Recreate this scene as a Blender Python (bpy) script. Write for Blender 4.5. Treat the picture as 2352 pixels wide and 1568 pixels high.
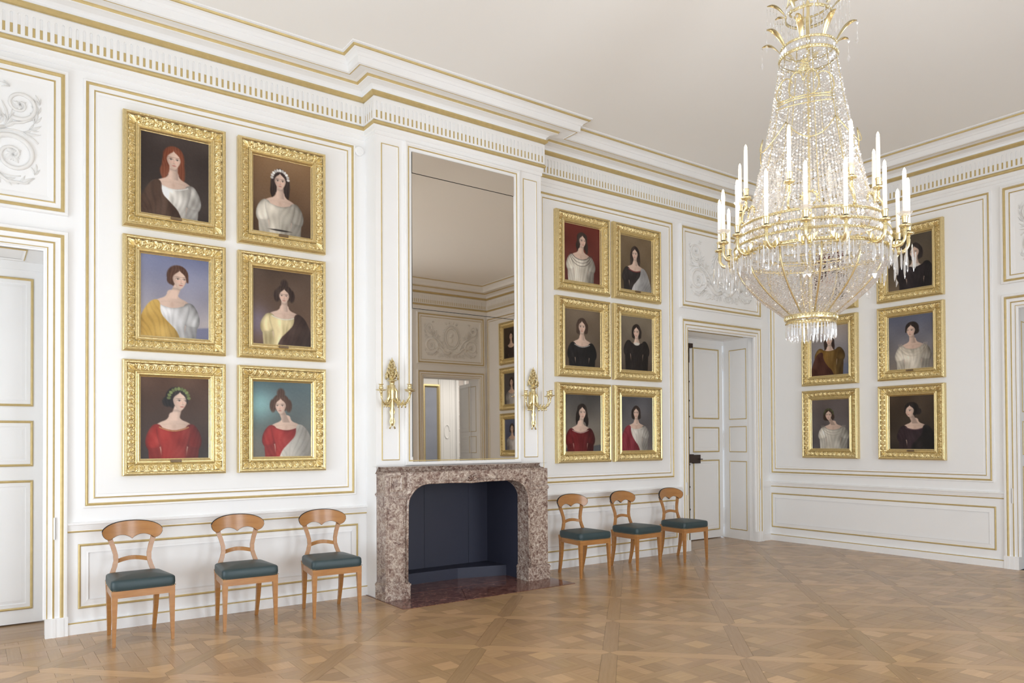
import bpy, bmesh, math, random
import numpy as np
from mathutils import Vector, Matrix
random.seed(7); rng = np.random.RandomState(7)
PI = math.pi
for o in list(bpy.data.objects): bpy.data.objects.remove(o)
S = bpy.context.scene; COL = S.collection

# ------------------------------------------------------------------ camera
YAW, PIT, ROL, FPX, CYP, CAMH = 0.62702, 0.01252, -0.00497, 1714.1, 988.42, 1.6
_f = Vector((math.sin(YAW)*math.cos(PIT), math.cos(YAW)*math.cos(PIT), math.sin(PIT)))
_r = Vector((math.cos(YAW), -math.sin(YAW), 0)); _u = _r.cross(_f)
_r2 = _r*math.cos(ROL) + _u*math.sin(ROL); _u2 = -_r*math.sin(ROL) + _u*math.cos(ROL)
cam = bpy.data.cameras.new('camera'); camo = bpy.data.objects.new('camera', cam); COL.objects.link(camo)
M = Matrix(((_r2.x, _u2.x, -_f.x, 0), (_r2.y, _u2.y, -_f.y, 0), (_r2.z, _u2.z, -_f.z, CAMH), (0, 0, 0, 1)))
camo.matrix_world = M
cam.sensor_width = 36; cam.sensor_fit = 'HORIZONTAL'; cam.lens = FPX*36/2352
cam.shift_y = (CYP-784)/2352; cam.clip_start = .05; cam.clip_end = 200
S.camera = camo

# ------------------------------------------------------------------ world, light, exposure
w = bpy.data.worlds.new('daylight'); S.world = w; w.use_nodes = True
bgn = w.node_tree.nodes['Background']; bgn.inputs[0].default_value = (.82, .9, 1, 1); bgn.inputs[1].default_value = 1.6
S.view_settings.view_transform = 'Standard'; S.view_settings.look = 'None'
S.view_settings.exposure = 0.05; S.view_settings.gamma = 1; S.view_settings.use_curve_mapping = False
S.cycles.max_bounces = 10; S.cycles.diffuse_bounces = 6; S.cycles.transparent_max_bounces = 24
XL, XR, YB, YF, ZC = -1.4, 10.27, 7.2, -1.3, 5.385   # left, right, back (portrait) wall, wall behind camera, ceiling
WIN_Y = (.75, 2.95, 5.15)
def area(name, loc, rot, sx, sy, e, col):
    l = bpy.data.lights.new(name, 'AREA'); l.shape = 'RECTANGLE'; l.size = sx; l.size_y = sy; l.energy = e; l.color = col
    o = bpy.data.objects.new(name, l); COL.objects.link(o); o.location = loc; o.rotation_euler = rot; return o
for wy in WIN_Y:
    area('window_daylight', (XL-.42, wy, 1.5), (0, -PI/2-.35, 0), 2.8, 1.5, 101, (.85, .93, 1))
# unseen windows added in the wall behind the camera to balance the light
for wx in (3.1, 6.2):
    area('window_daylight', (wx, YF-.42, 1.5), (PI/2, 0, 0), 1.5, 2.8, 150, (.85, .93, 1))

# ------------------------------------------------------------------ materials
def lin(c):
    c = [x/255 for x in c]
    return tuple(x/12.92 if x <= .04045 else ((x+.055)/1.055)**2.4 for x in c)
def new_mat(name):
    m = bpy.data.materials.new(name); m.use_nodes = True; n = m.node_tree.nodes; b = n['Principled BSDF']; return m, n, m.node_tree.links, b
def mat(name, c, rough=.5, metal=0, var=.0, scale=8, bump=0, spec=.5, coat=0, emis=None, es=0):
    m, n, l, b = new_mat(name); c = lin(c)
    b.inputs['Base Color'].default_value = (*c, 1); b.inputs['Roughness'].default_value = rough; b.inputs['Metallic'].default_value = metal
    b.inputs['Specular IOR Level'].default_value = spec; b.inputs['Coat Weight'].default_value = coat
    if emis: b.inputs['Emission Color'].default_value = (*lin(emis), 1); b.inputs['Emission Strength'].default_value = es
    tc = n.new('ShaderNodeTexCoord'); no = n.new('ShaderNodeTexNoise'); no.inputs['Scale'].default_value = scale; no.inputs['Detail'].default_value = 5
    l.new(tc.outputs['Object'], no.inputs['Vector'])
    if var:
        mx = n.new('ShaderNodeMix'); mx.data_type = 'RGBA'
        mx.inputs[6].default_value = (*[x*(1-var) for x in c], 1); mx.inputs[7].default_value = (*[min(1, x*(1+var)) for x in c], 1)
        l.new(no.outputs['Fac'], mx.inputs[0]); l.new(mx.outputs[2], b.inputs['Base Color'])
    if bump:
        bp = n.new('ShaderNodeBump'); bp.inputs['Strength'].default_value = bump; bp.inputs['Distance'].default_value = .01
        l.new(no.outputs['Fac'], bp.inputs['Height']); l.new(bp.outputs[0], b.inputs['Normal'])
    return m
WHITE = mat('white_paint', (246, 246, 246), .5, var=.015, scale=3, spec=.2)
CEIL = mat('ceiling_plaster', (249, 248, 246), .8, var=.012, scale=.8, spec=.1)
PLASTER = mat('relief_plaster', (238, 237, 235), .5, var=.02, scale=12, spec=.3)
GILT = mat('gilt_line', (206, 184, 130), .45, .40, var=.16, scale=18, bump=.15)
GOLD = mat('frame_gilding', (226, 207, 156), .28, .88, var=.22, scale=55, bump=.3)
BRONZE = mat('gilt_bronze', (226, 210, 164), .24, .85, var=.08, scale=30)
BRASS = mat('brass_nail', (235, 215, 165), .25, .9)
BLACK = mat('black_edge', (28, 24, 24), .35)
IRON = mat('dark_iron', (72, 60, 56), .45, .6, var=.2, scale=30)
DARKBASE = mat('dark_backing', (40, 28, 20), .9)  # dark base under the planks, showing in the joints
LEATHER = mat('green_leather', (48, 66, 70), .42, var=.08, scale=9, bump=.08, spec=.5)
NAVY = mat('firebox_metal', (54, 56, 72), .5, .1, var=.06, scale=2)
PLAQUE = mat('brass_plaque', (118, 98, 74), .45, .5, var=.1, scale=40)
CANDLE = mat('candle_tube', (250, 246, 238), .5, emis=(255, 244, 225), es=.15)
BULB = mat('lit_bulb', (255, 240, 215), .4, emis=(255, 226, 178), es=7)

def crystal_mat():
    m, n, l, b = new_mat('cut_crystal')
    out = n['Material Output']; n.remove(b)
    tr = n.new('ShaderNodeBsdfTransparent'); tr.inputs[0].default_value = (.97, .97, .98, 1)
    gl = n.new('ShaderNodeBsdfGlossy'); gl.inputs['Roughness'].default_value = .08; gl.inputs['Color'].default_value = (1, 1, 1, 1)
    df = n.new('ShaderNodeBsdfTranslucent'); df.inputs[0].default_value = (.95, .95, .96, 1)
    a = n.new('ShaderNodeMixShader'); a.inputs[0].default_value = .38; l.new(gl.outputs[0], a.inputs[1]); l.new(df.outputs[0], a.inputs[2])
    c = n.new('ShaderNodeMixShader'); c.inputs[0].default_value = .56; l.new(tr.outputs[0], c.inputs[1]); l.new(a.outputs[0], c.inputs[2])
    l.new(c.outputs[0], out.inputs[0]); return m
CRYSTAL = crystal_mat()
def glass_mat():
    m, n, l, b = new_mat('window_glass'); out = n['Material Output']; n.remove(b)
    tr = n.new('ShaderNodeBsdfTransparent'); gl = n.new('ShaderNodeBsdfGlossy'); gl.inputs['Roughness'].default_value = .02
    a = n.new('ShaderNodeMixShader'); a.inputs[0].default_value = .08; l.new(tr.outputs[0], a.inputs[1]); l.new(gl.outputs[0], a.inputs[2]); l.new(a.outputs[0], out.inputs[0]); return m
GLASS = glass_mat()
MIRROR = mat('silvered_glass', (214, 205, 193), .015, 1)
def marble(name, stops, scale, rough=.22):
    m, n, l, b = new_mat(name); tc = n.new('ShaderNodeTexCoord')
    n1 = n.new('ShaderNodeTexNoise'); n1.inputs['Scale'].default_value = scale; n1.inputs['Detail'].default_value = 9; n1.inputs['Roughness'].default_value = .68; n1.inputs['Distortion'].default_value = 2.6
    n2 = n.new('ShaderNodeTexNoise'); n2.inputs['Scale'].default_value = scale*3.1; n2.inputs['Detail'].default_value = 6; n2.inputs['Distortion'].default_value = 1.5
    v = n.new('ShaderNodeTexVoronoi'); v.feature = 'DISTANCE_TO_EDGE'; v.inputs['Scale'].default_value = scale*1.3
    mp = n.new('ShaderNodeVectorMath'); mp.operation = 'ADD'; l.new(tc.outputs['Object'], mp.inputs[0])
    sc = n.new('ShaderNodeVectorMath'); sc.operation = 'SCALE'; sc.inputs['Scale'].default_value = .22; l.new(n1.outputs['Color'], sc.inputs[0]); l.new(sc.outputs[0], mp.inputs[1])
    l.new(tc.outputs['Object'], n1.inputs['Vector']); l.new(tc.outputs['Object'], n2.inputs['Vector']); l.new(mp.outputs[0], v.inputs['Vector'])
    ad = n.new('ShaderNodeMath'); ad.operation = 'MULTIPLY_ADD'; ad.inputs[1].default_value = .45; l.new(n2.outputs['Fac'], ad.inputs[0])
    h = n.new('ShaderNodeMath'); h.operation = 'MULTIPLY'; h.inputs[1].default_value = .55; l.new(n1.outputs['Fac'], h.inputs[0]); l.new(h.outputs[0], ad.inputs[2])
    cr = n.new('ShaderNodeValToRGB'); cr.color_ramp.elements.remove(cr.color_ramp.elements[0])
    for i, (p, c) in enumerate(stops):
        e = cr.color_ramp.elements[0] if i == 0 else cr.color_ramp.elements.new(p); e.position = p; e.color = (*lin(c), 1)
    l.new(ad.outputs[0], cr.inputs[0])
    vr = n.new('ShaderNodeMapRange'); vr.inputs['From Min'].default_value = 0; vr.inputs['From Max'].default_value = .06; vr.inputs['To Min'].default_value = .7; vr.inputs['To Max'].default_value = 0
    l.new(v.outputs['Distance'], vr.inputs['Value'])
    mx = n.new('ShaderNodeMix'); mx.data_type = 'RGBA'; l.new(vr.outputs[0], mx.inputs[0]); l.new(cr.outputs[0], mx.inputs[6]); mx.inputs[7].default_value = (*lin(stops[-1][1]), 1)
    l.new(mx.outputs[2], b.inputs['Base Color']); b.inputs['Roughness'].default_value = rough; return m
MARBLE = marble('mantel_marble', [(.36, (84, 62, 55)), (.44, (126, 100, 90)), (.50, (150, 128, 116)), (.56, (182, 164, 150)), (.66, (226, 214, 200))], 8.5)
HEARTH = marble('hearth_marble', [(.36, (58, 34, 28)), (.46, (92, 56, 46)), (.54, (120, 78, 66)), (.66, (150, 112, 100))], 6, .12)

def wood_mat(name, c1, c2, rough, vcol=False, coat=0.):
    m, n, l, b = new_mat(name)
    tc = n.new('ShaderNodeTexCoord'); mp = n.new('ShaderNodeMapping'); no = n.new('ShaderNodeTexNoise')
    no.inputs['Detail'].default_value = 6; no.inputs['Roughness'].default_value = .6
    if vcol: l.new(tc.outputs['UV'], mp.inputs[0]); mp.inputs['Scale'].default_value = (2.2, 30, 1)
    else: l.new(tc.outputs['Object'], mp.inputs[0]); mp.inputs['Scale'].default_value = (4, 4, 26) if not vcol else (1, 1, 1)
    no.inputs['Scale'].default_value = 1.6 if vcol else 1.2
    l.new(mp.outputs[0], no.inputs['Vector'])
    mx = n.new('ShaderNodeMix'); mx.data_type = 'RGBA'; mx.inputs[6].default_value = (*lin(c1), 1); mx.inputs[7].default_value = (*lin(c2), 1)
    l.new(no.outputs['Fac'], mx.inputs[0]); src = mx.outputs[2]
    if vcol:
        at = n.new('ShaderNodeVertexColor'); at.layer_name = 'tone'
        m2 = n.new('ShaderNodeMix'); m2.data_type = 'RGBA'; m2.blend_type = 'MULTIPLY'; m2.inputs[0].default_value = 1
        l.new(src, m2.inputs[6]); l.new(at.outputs[0], m2.inputs[7]); src = m2.outputs[2]
    l.new(src, b.inputs['Base Color']); b.inputs['Roughness'].default_value = rough; b.inputs['Coat Weight'].default_value = coat; b.inputs['Coat Roughness'].default_value = .12
    return m
PARQUET = wood_mat('oak_parquet', (158, 126, 92), (190, 156, 116), .25, True)
CHERRY = wood_mat('cherry_wood', (150, 98, 50), (192, 138, 80), .26, coat=.15)
def canvas_mat():
    m, n, l, b = new_mat('painted_canvas'); at = n.new('ShaderNodeVertexColor'); at.layer_name = 'paint'
    l.new(at.outputs[0], b.inputs['Base Color']); b.inputs['Roughness'].default_value = .38; b.inputs['Specular IOR Level'].default_value = .3
    tc = n.new('ShaderNodeTexCoord'); no = n.new('ShaderNodeTexNoise'); no.inputs['Scale'].default_value = 220; l.new(tc.outputs['Object'], no.inputs['Vector'])
    bp = n.new('ShaderNodeBump'); bp.inputs['Strength'].default_value = .12; bp.inputs['Distance'].default_value = .002; l.new(no.outputs['Fac'], bp.inputs['Height']); l.new(bp.outputs[0], b.inputs['Normal'])
    return m
CANVAS = canvas_mat()

# ------------------------------------------------------------------ mesh helpers
class MB:
    def __init__(s): s.v = []; s.f = []; s.m = []; s.mats = []; s.smooth = []
    def mi(s, m):
        if m not in s.mats: s.mats.append(m)
        return s.mats.index(m)
    def add(s, vs, fs, m, smooth=False):
        b = len(s.v); s.v += [tuple(v) for v in vs]; k = s.mi(m)
        for f in fs: s.f.append(tuple(i+b for i in f)); s.m.append(k); s.smooth.append(smooth)
        return s
    def box(s, x0, y0, z0, x1, y1, z1, m, T=None):
        vs = [(x0, y0, z0), (x1, y0, z0), (x1, y1, z0), (x0, y1, z0), (x0, y0, z1), (x1, y0, z1), (x1, y1, z1), (x0, y1, z1)]
        if T: vs = [T(*v) for v in vs]
        return s.add(vs, [(0, 3, 2, 1), (4, 5, 6, 7), (0, 1, 5, 4), (1, 2, 6, 5), (2, 3, 7, 6), (3, 0, 4, 7)], m)
    def sweep(s, pts, closed, prof, mats, T, smooth=False):
        n = len(pts); off = []
        for i in range(n):
            def nrm(a, b):
                d = Vector((b[0]-a[0], b[1]-a[1])); d.normalize(); return Vector((-d.y, d.x))
            if closed or 0 < i < n-1:
                n1 = nrm(pts[i-1], pts[i]); n2 = nrm(pts[i], pts[(i+1) % n]); mm = (n1+n2)/(1+n1.dot(n2))
            elif i == 0: mm = nrm(pts[0], pts[1])
            else: mm = nrm(pts[-2], pts[-1])
            off.append(mm)
        k = len(prof); vs = []
        for i in range(n):
            for (o, h) in prof: vs.append(T(pts[i][0]+off[i].x*o, pts[i][1]+off[i].y*o, h))
        b = len(s.v); s.v += [tuple(v) for v in vs]
        for i in range(n if closed else n-1):
            j = (i+1) % n
            for q in range(k-1):
                s.f.append((b+i*k+q, b+j*k+q, b+j*k+q+1, b+i*k+q+1)); s.m.append(s.mi(mats[q] if isinstance(mats, (list, tuple)) else mats)); s.smooth.append(smooth)
        if not closed:
            mm_ = s.mi(mats[0] if isinstance(mats, (list, tuple)) else mats)
            for e in (0, n-1): s.f.append(tuple(b+e*k+q for q in range(k))); s.m.append(mm_); s.smooth.append(False)
        return s
    def rect(s, u0, v0, u1, v1, prof, mats, T): return s.sweep([(u0, v0), (u1, v0), (u1, v1), (u0, v1)], True, prof, mats, T)
    def tube(s, pts, rad, m, n=8, flat=1.0, up=(0, 0, 1), cap=True):
        pts = [Vector(p) for p in pts]; k = len(pts); rad = rad if isinstance(rad, (list, tuple)) else [rad]*k; vs = []; up = Vector(up); prev = None
        for i, p in enumerate(pts):
            d = (pts[min(i+1, k-1)]-pts[max(i-1, 0)]); d.normalize()
            a = d.cross(up) if prev is None else prev-d*prev.dot(d)
            if a.length < 1e-4: a = d.cross(Vector((1, 0, .1)))
            a.normalize(); prev = a; c = a.cross(d)
            for j in range(n):
                t = 2*PI*j/n; vs.append(p+a*math.cos(t)*rad[i]+c*math.sin(t)*rad[i]*flat)
        fs = [(i*n+j, i*n+(j+1) % n, (i+1)*n+(j+1) % n, (i+1)*n+j) for i in range(k-1) for j in range(n)]
        if cap: fs += [tuple(range(n))[::-1], tuple((k-1)*n+j for j in range(n))]
        return s.add(vs, fs, m, True)
    def lathe(s, prof, m, c=(0, 0, 0), n=16, smooth=True):
        k = len(prof); vs = [(c[0]+r*math.cos(2*PI*j/n), c[1]+r*math.sin(2*PI*j/n), c[2]+z) for r, z in prof for j in range(n)]
        fs = [(i*n+j, i*n+(j+1) % n, (i+1)*n+(j+1) % n, (i+1)*n+j) for i in range(k-1) for j in range(n)]
        return s.add(vs, fs, m, smooth)
    def prism(s, poly, h0, h1, m, T, smooth=False):
        n = len(poly); vs = [T(u, v, h0) for u, v in poly]+[T(u, v, h1) for u, v in poly]
        fs = [tuple(range(n))[::-1], tuple(range(n, 2*n))]
        s.add(vs, fs, m); b = len(s.v)-2*n
        for i in range(n): s.f.append((b+i, b+(i+1) % n, b+n+(i+1) % n, b+n+i)); s.m.append(s.mi(m)); s.smooth.append(smooth)
        return s
    def mesh(s, name):
        me = bpy.data.meshes.new(name); me.from_pydata(s.v, [], s.f)
        for m in s.mats: me.materials.append(m)
        me.polygons.foreach_set('material_index', s.m); me.polygons.foreach_set('use_smooth', s.smooth); me.update(); return me
    def fix(s, me):
        bm = bmesh.new(); bm.from_mesh(me); bmesh.ops.recalc_face_normals(bm, faces=bm.faces); bm.to_mesh(me); bm.free()
    def build(s, name, parent=None, kind=None, fix=True, label=None):
        me = s.mesh(name)
        if fix: s.fix(me)
        return link(name, me, parent, kind, label)
def link(name, me, parent=None, kind=None, label=None):
    o = bpy.data.objects.new(name, me); COL.objects.link(o)
    if parent: o.parent = parent
    if kind: o['kind'] = kind
    if label: o['label'] = label
    return o
def empty(name, loc=(0, 0, 0), rz=0):
    o = bpy.data.objects.new(name, None); COL.objects.link(o); o.location = loc; o.rotation_euler = (0, 0, rz); o.empty_display_size = .1; return o
def tag(o, label, cat, group=None):
    o['label'] = label; o['category'] = cat
    if group: o['group'] = group
    return o
def copy_tree(o, parent=None):
    c = o.copy(); COL.objects.link(c); c.parent = parent
    for ch in [x for x in bpy.data.objects if x.parent == o]: copy_tree(ch, c)
    return c
TB = lambda u, v, h: (u, YB-h, v)            # back wall:  u = x, v = z, h out of the wall
TR = lambda u, v, h: (XR-h, u, v)            # right wall: u = y
TL = lambda u, v, h: (XL+h, u, v)            # left wall
TF = lambda u, v, h: (u, YF+h, v)            # wall behind the camera
I3 = lambda u, v, h: (u, v, h)

# ------------------------------------------------------------------ room shell
def shell(name, T, u0, u1, opens, th=.12, zt=ZC+.05):
    mb = MB(); cuts = sorted(opens); u = u0
    for (a, b, z0, z1) in cuts:
        if a > u: mb.box(u, 0, -th, a, zt, 0, WHITE, T)
        if z0 > 0: mb.box(a, 0, -th, b, z0, 0, WHITE, T)
        mb.box(a, z1, -th, b, zt, 0, WHITE, T); u = b
    if u < u1: mb.box(u, 0, -th, u1, zt, 0, WHITE, T)
    return mb.build(name, kind='structure')
D1, D2, D3 = -.29, 9.117, 2.938       # door centres (back wall x2, right wall)
D4 = 9.25
OH = .785; OT = 3.19                  # half opening, opening top
wb = shell('wall_back', TB, XL-.1, XR+.1, [(D1-OH, D1+OH, 0, OT), (3.45, 5.35, 0, 1.25), (D2-OH, D2+OH, 0, OT)])
wr = shell('wall_right', TR, YF-.1, YB+.1, [(D3-OH, D3+OH, 0, OT)])
wl = shell('wall_left', TL, YF-.1, YB+.1, [(y-.75, y+.75, .06, 4.1) for y in WIN_Y])
wf = shell('wall_front', TF, XL-.1, XR+.1, [(2.35, 3.85, .06, 4.1), (5.45, 6.95, .06, 4.1), (D4-OH, D4+OH, 0, OT)])
MB().box(XL-.2, YF-.2, ZC, XR+.2, YB+.2, ZC+.15, CEIL).build('ceiling', kind='structure')
CX0, CX1, CY = 3.335, 5.485, 6.96     # chimney breast
TC = lambda u, v, h: (u, CY-h, v)
ch = MB().box(CX0, CY, 1.2, CX1, YB, ZC, WHITE).box(CX0, CY, 0, 3.56, YB, 1.2, WHITE).box(5.14, CY, 0, CX1, YB, 1.2, WHITE).build('wall_chimney', kind='structure')

# cornice and frieze -------------------------------------------------
ROOM = [(XL, YF), (XR, YF), (XR, YB), (CX1, YB), (CX1, CY), (CX0, CY), (CX0, YB), (XL, YB)]
W, G = WHITE, GILT
prof = [(0, 4.735), (.012, 4.74), (.012, 4.775), (.02, 4.78), (.02, 4.825), (.03, 4.828), (.044, 4.838), (.046, 4.852), (.036, 4.868), (.022, 4.872),
        (.022, 5.112), (.03, 5.116), (.05, 5.122), (.066, 5.14), (.064, 5.158), (.045, 5.168), (.05, 5.19), (.075, 5.212), (.115, 5.222), (.148, 5.226),
        (.152, 5.23), (.160, 5.244), (.166, 5.252), (.20, 5.254), (.298, 5.240), (.302, 5.231), (.314, 5.231), (.336, 5.236), (.338, 5.30), (.350, 5.304), (.362, 5.325), (.385, 5.342), (.402, 5.346),
        (.404, 5.349), (.418, 5.352), (.424, 5.366), (.418, 5.370), (.438, 5.374), (.44, 5.388)]
def gm(i):
    o, z = prof[i]; o2, z2 = prof[i+1]
    if 5 <= i <= 7 or 11 <= i <= 13 or i in (20, 21) or i in (25,) or i in (33, 34): return G
    return W
mats = [gm(i) for i in range(len(prof)-1)]
tr1 = MB().sweep(ROOM, True, prof, mats, I3).build('trim_1', kind='structure')
# fluted frieze: real recessed flutes, gilded in their lower half
def frieze(name, T, u0, u1, pitch=.0511, p0=.0222, phase=None):
    n = max(1, int(round((u1-u0-.03)/pitch))); st = u0+((u1-u0)-n*pitch)/2
    mb = MB(); gd = MB(); fw = .021; zb, zg, zt = 4.893, 4.972, 5.055
    d0, d1 = .020, .004
    P0 = p0+.012                       # face of the fluted board
    mb.box(u0, 4.874, p0-.01, u1, zb, P0, W, T); mb.box(u0, zt+.012, p0-.01, u1, 5.108, P0, W, T)
    for i in range(n+1):
        a = st+(i-1)*pitch+pitch/2+fw/2 if i > 0 else u0
        b = st+i*pitch+pitch/2-fw/2 if i < n else u1
        mb.box(a, zb, p0-.01, b, zt+.012, P0, W, T)
    for i in range(n):
        c = st+i*pitch+pitch/2; a, b = c-fw/2, c+fw/2
        # arched top fillers
        for sgn in (-1, 1):
            e = c+sgn*fw/2
            poly = [(e, zt+.012), (c, zt+.012), (c, zt+.010), (c+sgn*fw*.26, zt+.007), (c+sgn*fw*.43, zt)] + [(e, zt-.004)]
            if sgn < 0: poly = poly[::-1]
            mb.prism(poly, p0-.01, P0, W, T)
        mb.box(a, zg, p0-.01, b, zt+.012, p0+.001, W, T)
        gd.box(a+.0008, zb+.0005, p0, b-.0008, zg, p0+.0065, G, T)
    o = mb.build(name, tr1, fix=True); o['kind'] = 'stuff'
    g = gd.build('gilded_flute_fill', tr1, kind='stuff'); g['label'] = 'gilded lower halves of the frieze flutes'
frieze('fluted_frieze', TB, XL+.03, CX0-.035); frieze('fluted_frieze', TB, CX1+.035, XR-.035)
frieze('fluted_frieze', TC, CX0-.034, CX1+.034); frieze('fluted_frieze', TR, YF+.035, YB-.035); frieze('fluted_frieze', TF, XL+.04, XR-.035)
frieze('fluted_frieze', TL, YF+.035, YB-.035)
frieze('fluted_frieze', lambda u, v, h: (CX0-h, u, v), CY-.03, YB-.035); frieze('fluted_frieze', lambda u, v, h: (CX1+h, u, v), CY-.03, YB-.035)

# panels ---------------------------------------------------------------
PP = [(0, 0), (.002, .016), (.006, .020), (.018, .020), (.020, .013), (.022, .015), (.031, .020), (.040, .015), (.042, .009), (.046, .006), (.070, .006), (.078, .009), (.080, .011), (.086, .014), (.091, .009), (.094, .003), (.112, .002), (.116, .005), (.14, .0052)]
PM = [W, W, W, W, G, G, G, G, W, W, W, W, G, G, W, W, W, W]
def panel(T, u0, v0, u1, v1, parent, prof=PP, mats=PM, fill=True):
    mb = MB().rect(u0, v0, u1, v1, prof, mats, T)
    if fill:
        i, h = prof[-1]; mb.add([T(u0+i, v0+i, h), T(u1-i, v0+i, h), T(u1-i, v1-i, h), T(u0+i, v1-i, h)], [(0, 1, 2, 3)], W)
    return mb.build('wall_panel', parent)
DP = [(0, .002), (.002, .009), (.010, .013), (.018, .009), (.020, .004), (.026, .003), (.05, .006), (.062, .0065), (.075, .010)]
DM = [G, G, G, G, W, W, W, W]
def dado(T, a, b, parent, pa, pb, n, ch=False):
    mb = MB()
    base = [(0, 0), (.030, 0), (.030, .082), (.026, .084), (.024, .087), (.028, .093), (.024, .099), (.012, .102), (0, .103)]
    # baseboard with gilded bead
    u0, u1 = a, b
    pts = [(h, v) for h, v in base]
    bmb = MB(); k = len(pts)
    bmb.add([T(u0, v, h) for h, v in pts]+[T(u1, v, h) for h, v in pts], [(i, i+1, k+i+1, k+i) for i in range(k-1)], W)
    for i in (4, 5, 6): bmb.m[i] = bmb.mi(G) if i in (4, 5) else 0
    bmb.build('baseboard_'+n, kind='structure')
    cap = [(0, .842), (.006, .843), (.012, .846), (.015, .852), (.012, .858), (.010, .862), (.014, .875), (.022, .905), (.030, .909), (.030, .921), (.022, .927), (0, .930)]
    k = len(cap)
    mb.add([T(u0, v, h) for h, v in cap]+[T(u1, v, h) for h, v in cap], [(i, i+1, k+i+1, k+i) for i in range(k-1)], W)
    for i in (1, 2, 3): mb.m[i] = mb.mi(G)
    mb.build('chair_rail', parent)
    MB().rect(pa, .205, pb, .745, DP, DM, T).build('dado_panel', parent)
PB0, PB1 = 1.043, 4.674
panel(TB, .757, PB0, 3.217, PB1, wb); panel(TB, 5.603, PB0, 8.050, PB1, wb)
dado(TB, .645, CX0, wb, .726, 3.242, 'back_1'); dado(TB, CX1, 8.18, wb, 5.588, 8.098, 'back_2')
panel(TR, 3.988, PB0, 7.180, PB1, wr); panel(TR, -1.28, PB0, 1.886, PB1, wr)
dado(TR, 3.876, YB, wr, 3.973, 7.172, 'right_1'); dado(TR, YF, 2.0, wr, -1.27, 1.90, 'right_2')
panel(TF, 7.12, PB0, 8.19, PB1, wf); dado(TF, 7.06, 8.31, wf, 7.13, 8.2, 'front')
# left wall strip and small strips beside doors
MB().box(10.055, 0, 0, XR, .1, .03, W, TB).box(10.055, .845, 0, XR, .93, .03, W, TB).build('baseboard_back_3', kind='structure')

# doors ------------------------------------------------------------------
CP = [(0, 0), (0, .034), (.004, .040), (.020, .042), (.026, .036), (.028, .030), (.042, .037), (.054, .030), (.056, .024), (.064, .020), (.092, .024), (.094, .027), (.100, .030), (.106, .024), (.112, .016), (.140, .018), (.142, .021), (.149, .023), (.156, .018), (.160, .008), (.1525+.02, .004), (.1725, -.02)]
CPM = [W, W, W, W, W, G, G, W, W, W, G, G, G, W, W, G, G, W, W, W, W]
def casing(T, c, parent):
    h = OH+.1525; mb = MB(); t = OT+.1525
    mb.sweep([(c+h, .155), (c+h, t), (c-h, t), (c-h, .155)], False, CP, CPM, T)
    mb.build('door_casing', parent)
    for s in (-1, 1):
        a, b = sorted((c+s*(h+.004), c+s*(h-.158)))
        mb = MB().box(a, 0, -.01, b, .156, .045, W, T)
        mb.box(a+.05, 0, .045, a+.075, .152, .049, W, T).box(b-.06, 0, .045, b-.03, .152, .049, W, T); mb.build('casing_plinth', parent)
def overdoor(T, c, parent):
    u0, u1 = c-OH-.1525, c+OH+.1525
    OP = [(0, 0), (0, .036), (.004, .042), (.020, .044), (.024, .034), (.026, .032), (.038, .040), (.052, .032), (.054, .024), (.060, .020), (.088, .022), (.092, .026), (.098, .028), (.104, .022), (.110, .012), (.135, .008), (.150, .004)]
    OM = [W, W, W, W, W, G, G, G, W, W, W, G, G, W, W, W]
    mb = MB().rect(u0, 3.478, u1, 4.680, OP, OM, T); i = .15
    mb.add([T(u0+i, 3.478+i, .004), T(u1-i, 3.478+i, .004), T(u1-i, 4.68-i, .004), T(u0+i, 4.68-i, .004)], [(0, 1, 2, 3)], W)
    mb.build('overdoor_panel', parent)
    relief(T, c, 4.08, parent)
def spiral(cx, cy, r0, r1, a0, turns, n=26):
    return [(cx+(r0+(r1-r0)*t/n)*math.cos(a0+turns*2*PI*t/n), cy+(r0+(r1-r0)*t/n)*math.sin(a0+turns*2*PI*t/n)) for t in range(n+1)]
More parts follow.
